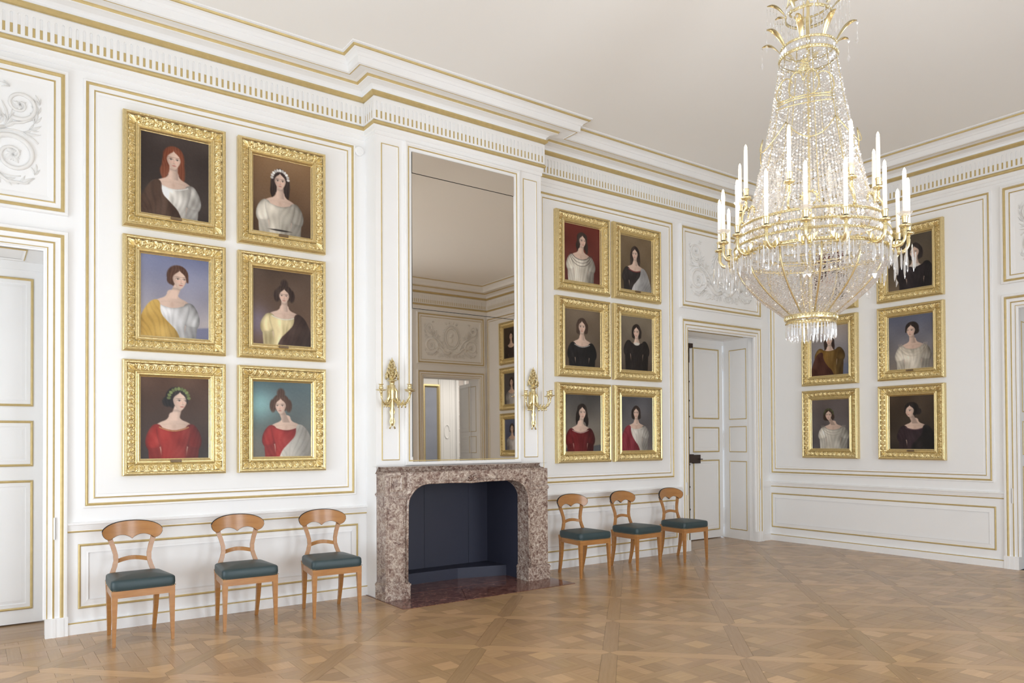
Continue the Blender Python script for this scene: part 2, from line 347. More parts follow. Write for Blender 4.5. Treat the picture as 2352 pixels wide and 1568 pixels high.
def relief(T, c, zc, parent):
    mb = MB()
    def st(p2, r0, r1, h=.012, m=PLASTER, mid=None):
        k = len(p2); rad = [(r0+(r1-r0)*i/(k-1))*1.3 for i in range(k)]
        for s in (-1, 1):
            mb.tube([T(c+s*x, zc+y, h) for x, y in p2], [max(.003, q) for q in rad], m, 6)
    def leaf(x, y, a, L, wd, h=.012, both=True):
        for s in ((-1, 1) if both else (1,)):
            dx, dy = math.cos(a), math.sin(a); vs = []
            for t, q in ((0, .15), (.25, .8), (.55, 1), (.8, .6), (1, 0.05)):
                bend = .25*L*t*t
                px, py = x+dx*L*t-dy*bend, y+dy*L*t+dx*bend
                for e, hh in ((-1, h*.4), (0, h*2.2*(1-.5*t)), (1, h*.4)):
                    vs.append(T(c+s*(px-dy*wd*q*e), zc+py+dx*wd*q*e, hh))
            fs = [(i*3+j, i*3+j+1, i*3+j+4, i*3+j+3) for i in range(4) for j in range(2)]
            mb.add(vs, fs, PLASTER, True)
    # central oval medallion
    oval = lambda rx, ry, n=36: [(rx*math.cos(2*PI*i/n), .05+ry*math.sin(2*PI*i/n)) for i in range(n+1)]
    for rx, ry, r in ((.215, .27, .012), (.172, .225, .017), (.15, .2, .007)):
        mb.tube([T(c+x, zc+y, .012) for x, y in oval(rx, ry)], r, PLASTER, 6, cap=False)
    for i in range(26):   # wreath leaves round the medallion
        a = 2*PI*i/26; leaf(.225*math.cos(a), .05+.28*math.sin(a), a+.9, .05, .014, both=False)
    # head profile inside the medallion
    for (x, y, rx, ry, hh) in ((-.01, .09, .045, .058, .035), (.02, .12, .05, .045, .03), (-.005, -.02, .06, .06, .03), (-.04, .07, .016, .02, .028), (.05, .06, .025, .05, .022)):
        n = 12; vs = [T(c+x, zc+y, hh)]
        for q, hq in ((.5, .8), (1, 0)):
            vs += [T(c+x+rx*q*math.cos(2*PI*i/n), zc+y+ry*q*math.sin(2*PI*i/n), hh*hq+.002) for i in range(n)]
        fs = [(0, 1+i, 1+(i+1) % n) for i in range(n)]+[(1+i, 1+n+i, 1+n+(i+1) % n, 1+(i+1) % n) for i in range(n)]
        mb.add(vs, fs, PLASTER, True)
    # stems
    stem = [(.03, -.30), (.12, -.33), (.20, -.30), (.27, -.235), (.33, -.19), (.40, -.20), (.46, -.22)]
    st(stem, .026, .018)
    st([(.22, -.23), (.27, -.12), (.34, -.04), (.42, .02), (.50, .05)], .016, .010)
    low = spiral(.555, -.165, .185, .02, PI*1.18, -1.75, 40); st(low, .019, .006)
    st(spiral(.555, -.165, .21, .17, PI*.2, .7, 20), .006, .004, .006)
    up = spiral(.60, .25, .125, .015, PI*1.35, 1.6, 34); st(up, .014, .005)
    st([(.50, .05), (.55, .09), (.62, .11), (.70, .16)], .010, .006)
    st(spiral(.33, -.17, .075, .015, PI*.8, -1.2, 20), .012, .005)
    st([(.40, -.30), (.52, -.385), (.64, -.38), (.70, -.33)], .012, .004)
    for (x, y, a, L, wd) in [(.46, -.08, 2.2, .13, .02), (.42, -.02, 1.75, .15, .018), (.40, .03, 2.5, .12, .018), (.45, .06, 1.3, .15, .016), (.50, .05, .9, .14, .016), (.30, -.12, 2.0, .1, .018),
                             (.62, .03, -.2, .12, .014), (.66, .06, .3, .1, .012), (.70, .12, 1.2, .12, .012), (.72, .2, 1.5, .1, .010), (.735, .28, 1.7, .08, .009), (.5, -.36, -.6, .1, .018), (.6, -.38, .3, .1, .016), (.36, -.30, -1.0, .1, .02), (.44, -.33, -1.4, .08, .018), (.28, -.34, -.8, .1, .018), (.70, -.3, 1.2, .09, .012), (.555, -.165, .5, .07, .02), (.555, -.165, 2, .07, .02), (.555, -.165, 3.6, .07, .02), (.555, -.165, 5, .07, .02),
                             (.6, .25, .4, .05, .014), (.6, .25, 2.5, .05, .014), (.6, .25, 4.4, .05, .014), (.18, -.36, -.4, .1, .02), (.1, -.37, -1.0, .09, .018), (.05, -.36, -1.4, .09, .016), (.53, .38, 2.6, .08, .01), (.12, .36, .4, .08, .018), (.05, .38, 1.2, .07, .016), (.52, .1, 1.6, .16, .012), (.48, .12, 2.1, .12, .012)]:
        leaf(x, y, a, L, wd)
        leaf(x, y, a+.5, L*.7, wd*.7); leaf(x, y, a-.5, L*.7, wd*.7)
    for i in range(7): leaf(.02+.05*i, -.42+.01*(i % 2), 1.2-.25*i, .06, .016, .01)
    mb.build('carved_relief', parent, fix=False, label='white scrollwork relief with a central oval medallion')
LP = [(0, .004), (.002, .012), (.010, .016), (.019, .012), (.021, .006), (.040, .008), (.052, .010), (.055, .006), (.060, .004), (.085, .010)]
def leafdoor(name, T, u0, u1, z0, z1, parent, gilt=True, m=WHITE):
    """one door leaf: T maps (u,z,h)"""
    lf = MB().box(u0, z0, -.045, u1, z1, 0, m, T).build(name, parent)
    LM = [G, G, G, G, m, m, m, W, m] if gilt else [m]*9
    a, b = u0+.095, u1-.095
    for (p, q) in ((.12, 1.265), (1.375, 1.79), (1.905, 3.05)):
        mb = MB().rect(a, p+z0, b, q, LP, LM, T); i, h = LP[-1]
        mb.add([T(a+i, p+z0+i, h), T(b-i, p+z0+i, h), T(b-i, q-i, h), T(a+i, q-i, h)], [(0, 1, 2, 3)], m)
        mb.build('door_panel', lf)
    return lf
def reveal(T, c, parent, depth=.68, splay=.07):
    """panelled jambs and soffit of a deep doorway; T: (u, z, h) h negative = into the wall"""
    for s in (-1, 1):
        u = c+s*OH; us = c+s*(OH+splay)
        mb = MB(); mb.add([T(u, 0, 0), T(us, 0, -depth), T(us, OT+.02, -depth), T(u, OT+.02, 0), T(u+s*.1, 0, 0), T(us+s*.1, 0, -depth), T(us+s*.1, OT+.02, -depth), T(u+s*.1, OT+.02, 0)],
                           [(0, 1, 2, 3), (4, 5, 6, 7), (0, 4, 7, 3), (1, 5, 6, 2)], W)
        j = mb.build('door_jamb', parent)
        R = lambda t, z, h, s=s: T(c+s*(OH+splay*t/depth-h), z, -t)
        for (p, q) in ((.145, 1.245), (1.385, 1.80), (1.91, 3.03)):
            MB().rect(.17, p, .53, q, [(0, .002), (.003, .007), (.009, .009), (.014, .004), (.018, -.002)], [G, G, G, W], R).build('jamb_panel', j)
    mb = MB().box(c-OH-.08, OT, -depth, c+OH+.08, OT+.06, -.02, W, T); sf = mb.build('door_soffit', parent)
    R = lambda u, t, h: T(u, OT-h, -t)
    MB().rect(c-OH+.12, .12, c+OH-.12, depth-.12, [(0, .002), (.004, .008), (.012, .010), (.02, .004), (.03, .002)], [G, G, W, W], R).build('soffit_panel', sf)
def hinge(T, u, z, h, parent):
    mb = MB(); x, y, q = 0, 0, 0
    pr = [(0, -.16), (.006, -.155), (.004, -.145), (.009, -.135), (.004, -.125), (.011, -.115), (.011, .115), (.004, .125), (.009, .135), (.004, .145), (.006, .155), (0, .16)]
    n = 10; vs = [T(u+r*math.cos(2*PI*j/n), z+dz, h+r*math.sin(2*PI*j/n)) for r, dz in pr for j in range(n)]; k = len(pr)
    mb.add(vs, [(i*n+j, i*n+(j+1) % n, (i+1)*n+(j+1) % n, (i+1)*n+j) for i in range(k-1) for j in range(n)], W, True)
    mb.build('hinge', parent)
def door(n, T, c, wall, gap_left=False, leafs=True, depth=.66):
    d = MB().box(c-OH-.08, -.06, -.76, c+OH+.08, -.01, -.02, DARKBASE, T).build('door_%d' % n, kind='structure')
    casing(T, c, d); reveal(T, c, d); overdoor(T, c, wall)
    if leafs:
        for s in (-1, 1):
            a, b = sorted((c+s*.006, c+s*(OH+.045)))
            L = lambda u, z, h: T(u, z, h-depth)
            leafdoor('door_leaf', L, a, b, .012, 3.12, d)
            for z in (2.86, 1.58, .33): hinge(L, c+s*(OH+.05), z, .012, d)
        MB().box(c-OH-.1, 3.12, -depth-.05, c+OH+.1, OT+.02, -depth+.01, W, T).box(c-OH-.08, 0, -.8, c+OH+.08, OT, -.74, W, T).build('door_head', d)
    # small lock strike in the casing
    for s in (-1, 1):
        MB().box(c+s*(OH+.06)-.008, .80, .02, c+s*(OH+.06)+.008, .98, .034, W, T).box(c+s*(OH+.06)+.006, .80, .033, c+s*(OH+.06)+.009, .98, .0355, IRON, T).build('strike_plate', d)
    return d
d1 = door(1, TB, D1, wb); d2 = door(2, TB, D2, wb); d3 = door(3, TR, D3, wr, depth=.66)
# espagnolette bolt and lock of the far doorway
LB = lambda u, z, h: TB(u, z, h-.66)
mb = MB(); u = D2-.03
mb.tube([LB(u, .02, .03), LB(u, 3.02, .03)], .011, IRON, 8)
for z in (2.5, 2.2, 1.95, 1.62, 1.2, .85, .5, .2): mb.tube([LB(u, z-.012, .03), LB(u, z+.012, .03)], .02, IRON, 8)
mb.box(u-.07, 3.03, 0, u+.09, 3.10, .05, IRON, LB).box(u-.03, 2.8, .005, u+.03, 3.03, .03, IRON, LB); mb.build('bolt_rod', d2, label='dark iron bolt rod with studs')
MB().box(u-.07, 1.225, 0, u+.10, 1.36, .045, IRON, LB).box(u+.10, 1.215, 0, u+.27, 1.35, .035, IRON, LB).tube([LB(u+.24, 1.28, .03), LB(u+.24, 1.28, .07), LB(u+.27, 1.28, .075)], .008, IRON, 8).build('lock_box', d2, label='dark iron rim lock')
# doorway behind the camera (seen in the mirror): open leaves
d4 = MB().box(D4-OH-.08, -.02, -.9, D4+OH+.08, 0, .01, PARQUET, TF).build('door_4', kind='structure')
casing(TF, D4, d4); reveal(TF, D4, d4, .42, .03); overdoor(TF, D4, wf)
for s in (-1, 1):
    hx = D4+s*(OH+.02); an = math.radians(-12 if s > 0 else 12)
    LT = (lambda u, z, h, s=s, hx=hx: (hx-s*math.sin(an)*u-s*h*math.cos(an)*1, YF-.44-u*math.cos(an), z))
    leafdoor('door_leaf', LT, 0, .80, .012, 3.12, d4, gilt=False)
# next room seen through that doorway in the mirror
nr = MB(); nr.box(6.8, -5.6, -.08, 14, YF-.5, -.02, PARQUET).box(6.8, -5.6, 3.9, 14, YF-.45, 4.0, CEIL).box(6.8, -5.6, 0, 14, -5.3, 4, WHITE).box(6.7, -5.6, 0, 6.8, YF-.5, 4, WHITE).box(14, -5.6, 0, 14.1, YF-.5, 4, WHITE)
nr.box(6.8, YF-.55, 0, D4-OH-.05, YF-.45, 4, WHITE).box(D4+OH+.05, YF-.55, 0, 14, YF-.45, 4, WHITE).box(D4-OH-.05, YF-.55, OT, D4+OH+.05, YF-.45, 4, WHITE)
nr.build('wall_next_room', kind='structure')
TN = lambda u, v, h: (u, -5.3+h, v)
pm = MB().box(11.22, .1, 0, 11.72, 3.9, .05, W, TN)
for q in (11.27, 11.34, 11.58, 11.65): pm.box(q, .4, .05, q+.03, 3.8, .062, W, TN)
pm.tube([TN(11.47+.09*math.cos(t*PI/12), 2.0+.2*math.sin(t*PI/12), .06) for t in range(25)], .012, W, 6); pm.build('pilaster', bpy.data.objects['wall_next_room'])
wn = MB(); wn.box(11.8, .1, 0, 11.88, 3.7, .08, W, TN).box(12.38, .1, 0, 12.46, 3.7, .08, W, TN).box(11.8, 3.62, 0, 12.46, 3.7, .08, W, TN).box(12.1, .1, 0, 12.15, 3.7, .07, W, TN)
for i in range(8): wn.box(11.88, .4+i*.42, .02, 12.38, .43+i*.42, .06, W, TN)
wn.box(11.88, .1, 0, 12.38, 3.6, .01, mat('pale_window', (214, 205, 200), .1), TN); wn.build('window_6', kind='structure')
area('window_daylight', (11.6, -3.4, 3.85), (0, 0, 0), 3.0, 2.0, 95, (.97, .985, 1))  # overhead panel added to brighten the next room, away from its window

# windows ------------------------------------------------------------
def window(n, T, c):
    f = MB(); a, b = c-.75, c+.75
    f.sweep([(a, .06), (b, .06), (b, 4.1), (a, 4.1)], True, [(0, -.12), (0, -.04), (.05, -.04), (.05, -.12)], W, T)
    f.sweep([(a-.1, .0), (b+.1, .0), (b+.1, 4.2), (a-.1, 4.2)], True, [(0, 0), (0, .03), (.03, .035), (.06, .02), (.1, .015), (.1, -.05)], [W, W, G, W, W], T)
    o = f.build('window_%d' % n, kind='structure')
    m = MB(); m.box(c-.04, .1, -.11, c+.04, 4.06, -.05, W, T)
    for k in range(1, 6): m.box(a+.05, .06+k*.67-.015, -.10, b-.05, .06+k*.67+.015, -.07, W, T)
    for u in (c-.37, c+.37): m.box(u-.015, .1, -.10, u+.015, 4.06, -.07, W, T)
    m.build('glazing_bar', o); MB().box(a+.05, .1, -.088, b-.05, 4.06, -.084, GLASS, T).build('glass_pane', o)
for i, y in enumerate(WIN_Y): window(i+1, TL, y)
for i, x in enumerate((3.1, 6.2)): window(4+i, TF, x)  # unseen pair, added and placed to even out the light

# ------------------------------------------------------------------ parquet floor
floor = MB().box(XL-.2, YF-.6, -.08, XR+.2, YB+.75, -.006, DARKBASE).build('floor', kind='structure')
def clip(poly, a, b, c):     # keep a*x+b*y<=c
    out = []
    for i in range(len(poly)):
        p, q = poly[i], poly[(i+1) % len(poly)]; dp = a*p[0]+b*p[1]-c; dq = a*q[0]+b*q[1]-c
        if dp <= 0: out.append(p)
        if (dp < 0 < dq) or (dq < 0 < dp):
            t = dp/(dp-dq); out.append((p[0]+(q[0]-p[0])*t, p[1]+(q[1]-p[1])*t))
    return out
def parea(p): return .5*abs(sum(p[i][0]*p[(i+1) % len(p)][1]-p[(i+1) % len(p)][0]*p[i][1] for i in range(len(p))))
N0 = (3.19, 4.83); SD = .99; R2 = math.sqrt(.5); BW = .115
e1 = (R2, R2); e2 = (R2, -R2)           # panel axes
def world(a, b): return (N0[0]+a*e1[0]+b*e2[0], N0[1]+a*e1[1]+b*e2[1])
pieces = []     # (poly world, grain angle, kind)
def ins(poly, g=.0007):
    c = (sum(p[0] for p in poly)/len(poly), sum(p[1] for p in poly)/len(poly)); out = poly; n = len(poly)
    s = sum(poly[i][0]*poly[(i+1) % n][1]-poly[(i+1) % n][0]*poly[i][1] for i in range(n))
    if s < 0: poly = poly[::-1]
    out = poly
    for i in range(n):
        p, q = poly[i], poly[(i+1) % n]; dx, dy = q[0]-p[0], q[1]-p[1]; L = math.hypot(dx, dy)
        if L < 1e-5: continue
        nx, ny = dy/L, -dx/L; out = clip(out, nx, ny, nx*p[0]+ny*p[1]-g)
        if len(out) < 3: return []
    return out
def panel_pieces():
    """pieces of one panel in local (a,b), the square [BW/2, SD-BW/2]^2 centred"""
    res = []; hs = (SD-BW)/2; D = hs*math.sqrt(2)
    # lattice in room-parallel axes (s,t), diamond |s|+|t|<=D
    wd = .088; pos = (-.37, -.125, .125, .37)
    def dia(poly):
        for a in (-1, 1):
            for b in (-1, 1): poly = clip(poly, a, b, D)
        return poly
    edges = [-D]
    for i, p in enumerate(pos):            # strips along s at t=p ; alternately over / under
        cuts = [-D]
        for j, q in enumerate(pos):
            if (i+j) % 2 == 0: cuts += [q-wd/2, q+wd/2]
        cuts.append(D)
        for k in range(0, len(cuts), 2):
            a, b = cuts[k], cuts[k+1]
            res.append((dia([(a, p-wd/2), (b, p-wd/2), (b, p+wd/2), (a, p+wd/2)]), 0, 'strip'))
        cuts = [-D]
        for j, q in enumerate(pos):
            if (i+j) % 2 == 1: cuts += [q-wd/2, q+wd/2]
        cuts.append(D)
        for k in range(0, len(cuts), 2):
            a, b = cuts[k], cuts[k+1]
            res.append((dia([(p-wd/2, a), (p+wd/2, a), (p+wd/2, b), (p-wd/2, b)]), PI/2, 'strip'))
    bd = [-D]+[x for p in pos for x in (p-wd/2, p+wd/2)]+[D]
    for i in range(0, len(bd), 2):
        for j in range(0, len(bd), 2):
            res.append((dia([(bd[i], bd[j]), (bd[i+1], bd[j]), (bd[i+1], bd[j+1]), (bd[i], bd[j+1])]), PI/2*((i//2+j//2) % 2), 'tile'))
    return [(p, g, k) for p, g, k in res if len(p) >= 3 and parea(p) > 3e-4]
PANEL = panel_pieces()
XH0, XH1, YH = 3.315, 5.45, 6.335
BX0, BX1, BY0, BY1 = XL-.1, XR-.002, YF-.1, YB-.004
def place(poly, ang, kind, tone):
    p = poly
    for a, b, c in ((1, 0, BX1), (-1, 0, -BX0), (0, 1, BY1), (0, -1, -BY0)):
        p = clip(p, a, b, c)
        if len(p) < 3: return
    xs = [q[0] for q in p]; ys = [q[1] for q in p]
    out = [p]
    if max(ys) > YH and min(xs) < XH1 and max(xs) > XH0:      # cut round the hearth
        out = [clip(p, 0, 1, YH)]
        q = clip(p, 0, -1, -YH)
        if len(q) >= 3: out += [clip(q, 1, 0, XH0), clip(q, -1, 0, -XH1)]
    for q in out:
        if len(q) >= 3 and parea(q) > 2e-4:
            q = ins(q)
            if len(q) >= 3: pieces.append((q, ang, kind, tone))
for i in range(-14, 15):
    for j in range(-14, 15):
        cx, cy = world((i+.5)*SD, (j+.5)*SD)
        if not (XL-.8 < cx < XR+.8 and YF-.8 < cy < YB+.8): continue
        pt = random.uniform(.95, 1.05)
        for p, g, k in PANEL:
            place([(cx+s, cy+t) for s, t in p], g, 'plank', pt*random.choice((.80, .88, .96, 1.0, 1.06, 1.14, 1.26)) if k == 'tile' else pt*random.uniform(.86, 1.08))
        # bands: between nodes, pointed ends; directional grain sheen put into their tone
        for (ax, ay, bx, by, g, tn) in (((i)*SD, j*SD, (i+1)*SD, j*SD, PI/4, .88), (i*SD, j*SD, i*SD, (j+1)*SD, -PI/4, 1.16)):
            A, B = world(ax, ay), world(bx, by); dx, dy = B[0]-A[0], B[1]-A[1]; L = math.hypot(dx, dy); dx /= L; dy /= L; nx, ny = -dy, dx; h = BW/2
            poly = [(A[0], A[1]), (A[0]+dx*h+nx*h, A[1]+dy*h+ny*h), (B[0]-dx*h+nx*h, B[1]-dy*h+ny*h), (B[0], B[1]), (B[0]-dx*h-nx*h, B[1]-dy*h-ny*h), (A[0]+dx*h-nx*h, A[1]+dy*h-ny*h)]
            place(poly, g, 'border_plank', tn*random.uniform(.95, 1.05))
for (x0, x1) in ((D1-.85, D1+.85), (D2-.85, D2+.85)):     # parquet inside the door recesses
    for k in range(7):
        q = ins([(x0, YB+k*.11), (x1, YB+k*.11), (x1, YB+(k+1)*.11), (x0, YB+(k+1)*.11)]); pieces.append((q, 0, 'threshold_plank', random.uniform(.85, 1.0)))
def vis(p):
    c = Vector((sum(q[0] for q in p)/len(p), sum(q[1] for q in p)/len(p), 0))-Vector((0, 0, CAMH)); z = c.dot(_f)
    if z < .5: return 0
    x = 1176+FPX*c.dot(_r2)/z; y = CYP-FPX*c.dot(_u2)/z
    if not (-120 < x < 2470 and y < 1700): return 0
    return parea(p)/z**3
def piece_mesh(mb_list, name):
    vs, fs, uv, tone = [], [], [], []
    for (p, ang, kind, tn) in mb_list:
        n = len(p); b = len(vs); hz = random.uniform(-.0004, .0004); ca, sa = math.cos(ang), math.sin(ang); ou, ov = random.uniform(0, 50), random.uniform(0, 50)
        vs += [(x, y, hz) for x, y in p]+[(x, y, -.006) for x, y in p]
        tt = (tn, tn*random.uniform(.98, 1.01), tn*random.uniform(.95, 1.02))
        faces = [tuple(range(b, b+n))]+[(b+(i+1) % n, b+i, b+n+i, b+n+(i+1) % n) for i in range(n)]
        for f in faces:
            fs.append(f)
            for q in f:
                x, y = p[(q-b) % n]; uv += [x*ca+y*sa+ou, -x*sa+y*ca+ov]; tone += [tt[0], tt[1], tt[2], 1]
    me = bpy.data.meshes.new(name); me.from_pydata(vs, [], fs); me.materials.append(PARQUET)
    l = me.uv_layers.new(name='UVMap'); l.data.foreach_set('uv', uv)
    c = me.color_attributes.new('tone', 'FLOAT_COLOR', 'CORNER'); c.data.foreach_set('color', tone); me.update(); return me
for kind, lim in (('plank', 300), ('border_plank', 200), ('threshold_plank', 50)):
    L = sorted([p for p in pieces if p[2] == kind], key=lambda p: -vis(p[0]))
    for p in L[:lim]: link(kind, piece_mesh([p], kind), floor)
    if L[lim:]: link(kind, piece_mesh(L[lim:], kind), floor, 'stuff')

# ------------------------------------------------------------------ chimney breast trim, mirror, mantel
def thin(T, u0, v0, u1, v1, parent, name, g=.010, d=.006):
    MB().rect(u0, v0, u1, v1, [(0, 0), (.001, d), (g*.5, d+.003), (g, d), (g+.004, -.0005)], [G, G, G, W], T).build(name, parent)
for (a, b) in ((3.397, 3.60), (5.216, 5.42)): thin(TC, a, 1.395, b, 4.660, ch, 'pilaster_panel')
mirror = empty('overmantel_mirror', (4.41, CY, 1.33)); tag(mirror, 'tall white framed mirror of three panes over the marble fireplace', 'mirror')
def rebase(o, root):
    o.parent = root; o.matrix_parent_inverse = Matrix.Translation(root.location).inverted()
fr = MB().rect(3.655, 1.337, 5.165, 4.735, [(0, 0), (.002, .024), (.012, .030), (.030, .030), (.038, .020), (.044, .018), (.048, .021), (.054, .021), (.058, .017), (.072, .014), (.082, .012), (.090, .008), (.098, .002)], [W, W, W, W, W, G, G, G, W, W, W, W], TC).build('mirror_frame'); rebase(fr, mirror)
tilt = -.006
def pane(z0, z1, y):
    q = (z1-z0)*math.tan(tilt)
    return MB().add([(3.748, y, z0), (5.070, y, z0), (5.070, y-q, z1), (3.748, y-q, z1), (3.748, y+.003, z0), (5.070, y+.003, z0), (5.070, y+.003-q, z1), (3.748, y+.003-q, z1)], [(0, 1, 2, 3), (4, 7, 6, 5), (0, 4, 5, 1), (3, 2, 6, 7), (0, 3, 7, 4), (1, 5, 6, 2)], MIRROR)
for z0, z1 in ((1.342, 2.985), (2.989, 4.412), (4.416, 4.64)): rebase(pane(z0, z1, CY-.020).build('mirror_pane'), mirror)
rebase(MB().box(3.745, CY-.006, 1.338, 5.073, CY-.001, 4.645, BLACK).build('mirror_backing'), mirror)

fire = empty('fireplace', (4.36, 6.85, 0)); tag(fire, 'brown veined marble fireplace surround with rounded opening and dark blue firebox', 'fireplace')
def fpart(mb, name, **k):
    o = mb.build(name, **k); rebase(o, fire); return o
FX0, FX1, FY = 3.325, 5.40, 6.745
# lintel / spandrel with rounded opening, slightly bowed front
def bow(x):            # plan curve of the front face
    t = (x-(FX0+FX1)/2)/((FX1-FX0)/2); return FY-.01+.055*max(0, abs(t)-.72)/.28
def outline():
    ix0, ix1, zt, r = 3.575, 5.105, 1.150, .215; pts = [(ix0, 1.035-.10)]
    pts = []
    for k in range(9):
        a = PI-PI/2*k/8; pts.append((ix0+r*1.15+r*1.15*math.cos(a), .925+(zt-.925)*math.sin(a)))
    for k in range(1, 8):
        x = ix0+r*1.15+(ix1-ix0-2*r*1.15)*k/8; pts.append((x, zt-.012*math.sin(PI*k/8)*0+ -.010*math.exp(-((x-4.34)/.12)**2)))
    for k in range(9):
        a = PI/2-PI/2*k/8; pts.append((ix1-r*1.15+r*1.15*math.cos(a), .925+(zt-.925)*math.sin(a)))
    return pts
op = outline(); mb = MB(); bot = op; top_z = 1.272
n = len(bot)
vs = []; 
for (x, z) in bot:
    y = bow(x); vs += [(x, y, z), (x, y, top_z), (x, y+.20, z), (x, y+.20, top_z)]
fs = []
for i in range(n-1):
    a, b = i*4, (i+1)*4
    fs += [(a, b, b+1, a+1), (a+2, a+3, b+3, b+2), (a, a+2, b+2, b), (a+1, b+1, b+3, a+3)]
fs += [(0, 1, 3, 2), ((n-1)*4, (n-1)*4+2, (n-1)*4+3, (n-1)*4+1)]
mb.add(vs, fs, MARBLE); fpart(mb, 'lintel')
mb = MB(); path = [(FX0, 0)]+[]; 
pts3 = [Vector((x, bow(x)-.004, z+.012)) for x, z in op]; mb.tube([(op[0][0]-.008, bow(op[0][0])-.004, .16)]+pts3+[(op[-1][0]+.008, bow(op[-1][0])-.004, .16)], .013, MARBLE, 8, up=(0, 1, 0)); fpart(mb, 'opening_bead')
mb = MB()
for s, xe, xi in ((-1, FX0, 3.578), (1, FX1, 5.102)):
    a, b = sorted((xe, xi)); mb = MB(); yy = FY+.012
    # jamb with panelled upper block, necking, shaft and plinth
    mb.box(a+.012, yy, .15, b, 6.955, 1.272, MARBLE)
    mb.box(a+.03, yy-.008, .19, b-.05 if s < 0 else b-.03, yy, .985, MARBLE)
    fpart(mb, 'jamb')
    mb = MB(); R = lambda u, v, h, yy=yy: (u, yy-h, v)
    uu0, uu1 = (a+.055, b-.045) if s < 0 else (a+.045, b-.055)
    mb.rect(uu0, 1.085, uu1, 1.252, [(0, 0), (.002, .012), (.014, .014), (.018, .003), (.03, .002)], MARBLE, R)
    fpart(mb, 'carved_block')
    mb = MB(); mb.sweep([(a, 6.955), (a, yy-.012), (b, yy-.012), (b, 6.955)] if True else [], False, [(0, 1.035), (-.012, 1.04), (-.02, 1.05), (-.018, 1.062), (0, 1.07)], MARBLE, I3) if False else None
    mb = MB(); 
    for (z0, z1, e) in ((1.032, 1.045, .010), (1.045, 1.062, .020), (1.062, 1.072, .010)): mb.box(a-e+.012, yy-e, z0, b+.004, 6.955, z1, MARBLE)
    fpart(mb, 'necking')
    mb = MB()
    mb.box(a-.005, yy-.028, .004, b+.022 if s < 0 else b+.01, 6.955, .135, MARBLE)
    mb.box(a-.01, yy-.033, .135, b+.026 if s < 0 else b+.014, 6.955, .155, MARBLE); mb.box(a, yy-.018, .155, b+.012, 6.955, .168, MARBLE)
    fpart(mb, 'plinth')
# shelf with moulded edge, following the bowed front
prs = [(0, 1.262), (.012, 1.268), (.016, 1.278), (.022, 1.284), (.045, 1.288), (.052, 1.300), (.056, 1.314), (.050, 1.328), (.038, 1.334)]
xs = [FX0+(FX1-FX0)*k/16 for k in range(17)]
pl = [(FX1+.004, 6.955)]+[(x, bow(x)+.004) for x in xs[::-1]]+[(FX0-.004, 6.955)]
mb = MB().sweep(pl, False, [(-o, z) for o, z in prs], MARBLE, I3)
for z in (1.262, 1.334):
    o = .038 if z > 1.3 else 0
    q = [(x, y-o, z) for x, y in [(x, bow(x)+.004) for x in xs]]+[(FX1+.004+o, 6.955, z), (FX0-.004-o, 6.955, z)]; mb.add(q, [tuple(range(len(q)))], MARBLE)
fpart(mb, 'mantel_shelf')
# keystone carving in the middle of the lintel
mb = MB(); R = lambda u, v, h: (u, bow(4.35)-h, v)
for k in range(5):
    a = PI*(.1+.8*k/4); mb.tube([R(4.34, 1.17, .004), R(4.34+.05*math.cos(a), 1.17+.045*math.sin(a), .016), R(4.34+.085*math.cos(a), 1.17+.06*math.sin(a), .004)], [.008, .012, .004], MARBLE, 6)
for s in (-1, 1): mb.tube([R(4.34+s*x, z, .004) for x, z in ((.05, 1.165), (.12, 1.19), (.2, 1.185), (.3, 1.18), (.34, 1.2), (.33, 1.225), (.3, 1.22))], [.008, .008, .006, .005, .005, .006, .004], MARBLE, 6)
fpart(mb, 'keystone_carving')
# hearth: three red marble slabs
for (a, b, c, d_) in ((XH0, YH, 4.36, 6.76), (4.362, YH, XH1, 6.76)):
    pass
for nm, poly in (('hearth_slab', [(XH0, YH+.002), (4.02, YH+.002), (4.32, 6.93), (3.334, 6.93), (3.334, 7.165), (XH0, 7.165)]), ('hearth_slab', [(4.024, YH+.002), (XH1, YH+.002), (XH1, 6.93), (4.324, 6.93)]), ('hearth_slab', [(3.50, 6.936), (5.16, 6.936), (5.16, 7.9), (3.50, 7.9)])):
    fpart(MB().prism(poly, -.005, .004, HEARTH, I3), nm, label='polished red brown marble slab')
# firebox lining
fb = MB()
fb.add([(3.568, 6.93, 0), (3.568, 7.60, 0), (3.568, 7.60, 1.3), (3.568, 6.93, 1.3)], [(0, 1, 2, 3)], NAVY)
fb.add([(5.124, 6.93, 0), (5.124, 7.60, 0), (5.124, 7.60, 1.3), (5.124, 6.93, 1.3)], [(0, 1, 2, 3)], NAVY)
fb.add([(3.5, 6.93, 1.24), (5.14, 6.93, 1.24), (5.14, 7.62, 1.24), (3.5, 7.62, 1.24)], [(0, 1, 2, 3)], NAVY); fpart(fb, 'firebox_side')
for a, b in ((3.50, 4.245), (4.250, 4.85), (4.855, 5.14)): fpart(MB().box(a, 7.60, .004, b, 7.63, 1.25, NAVY), 'firebox_back_plate')
fpart(MB().prism([(3.5, 7.36), (4.55, 7.36), (5.122, 7.20), (5.122, 7.598), (3.5, 7.598)], .004, .125, NAVY, I3), 'firebox_ledge')

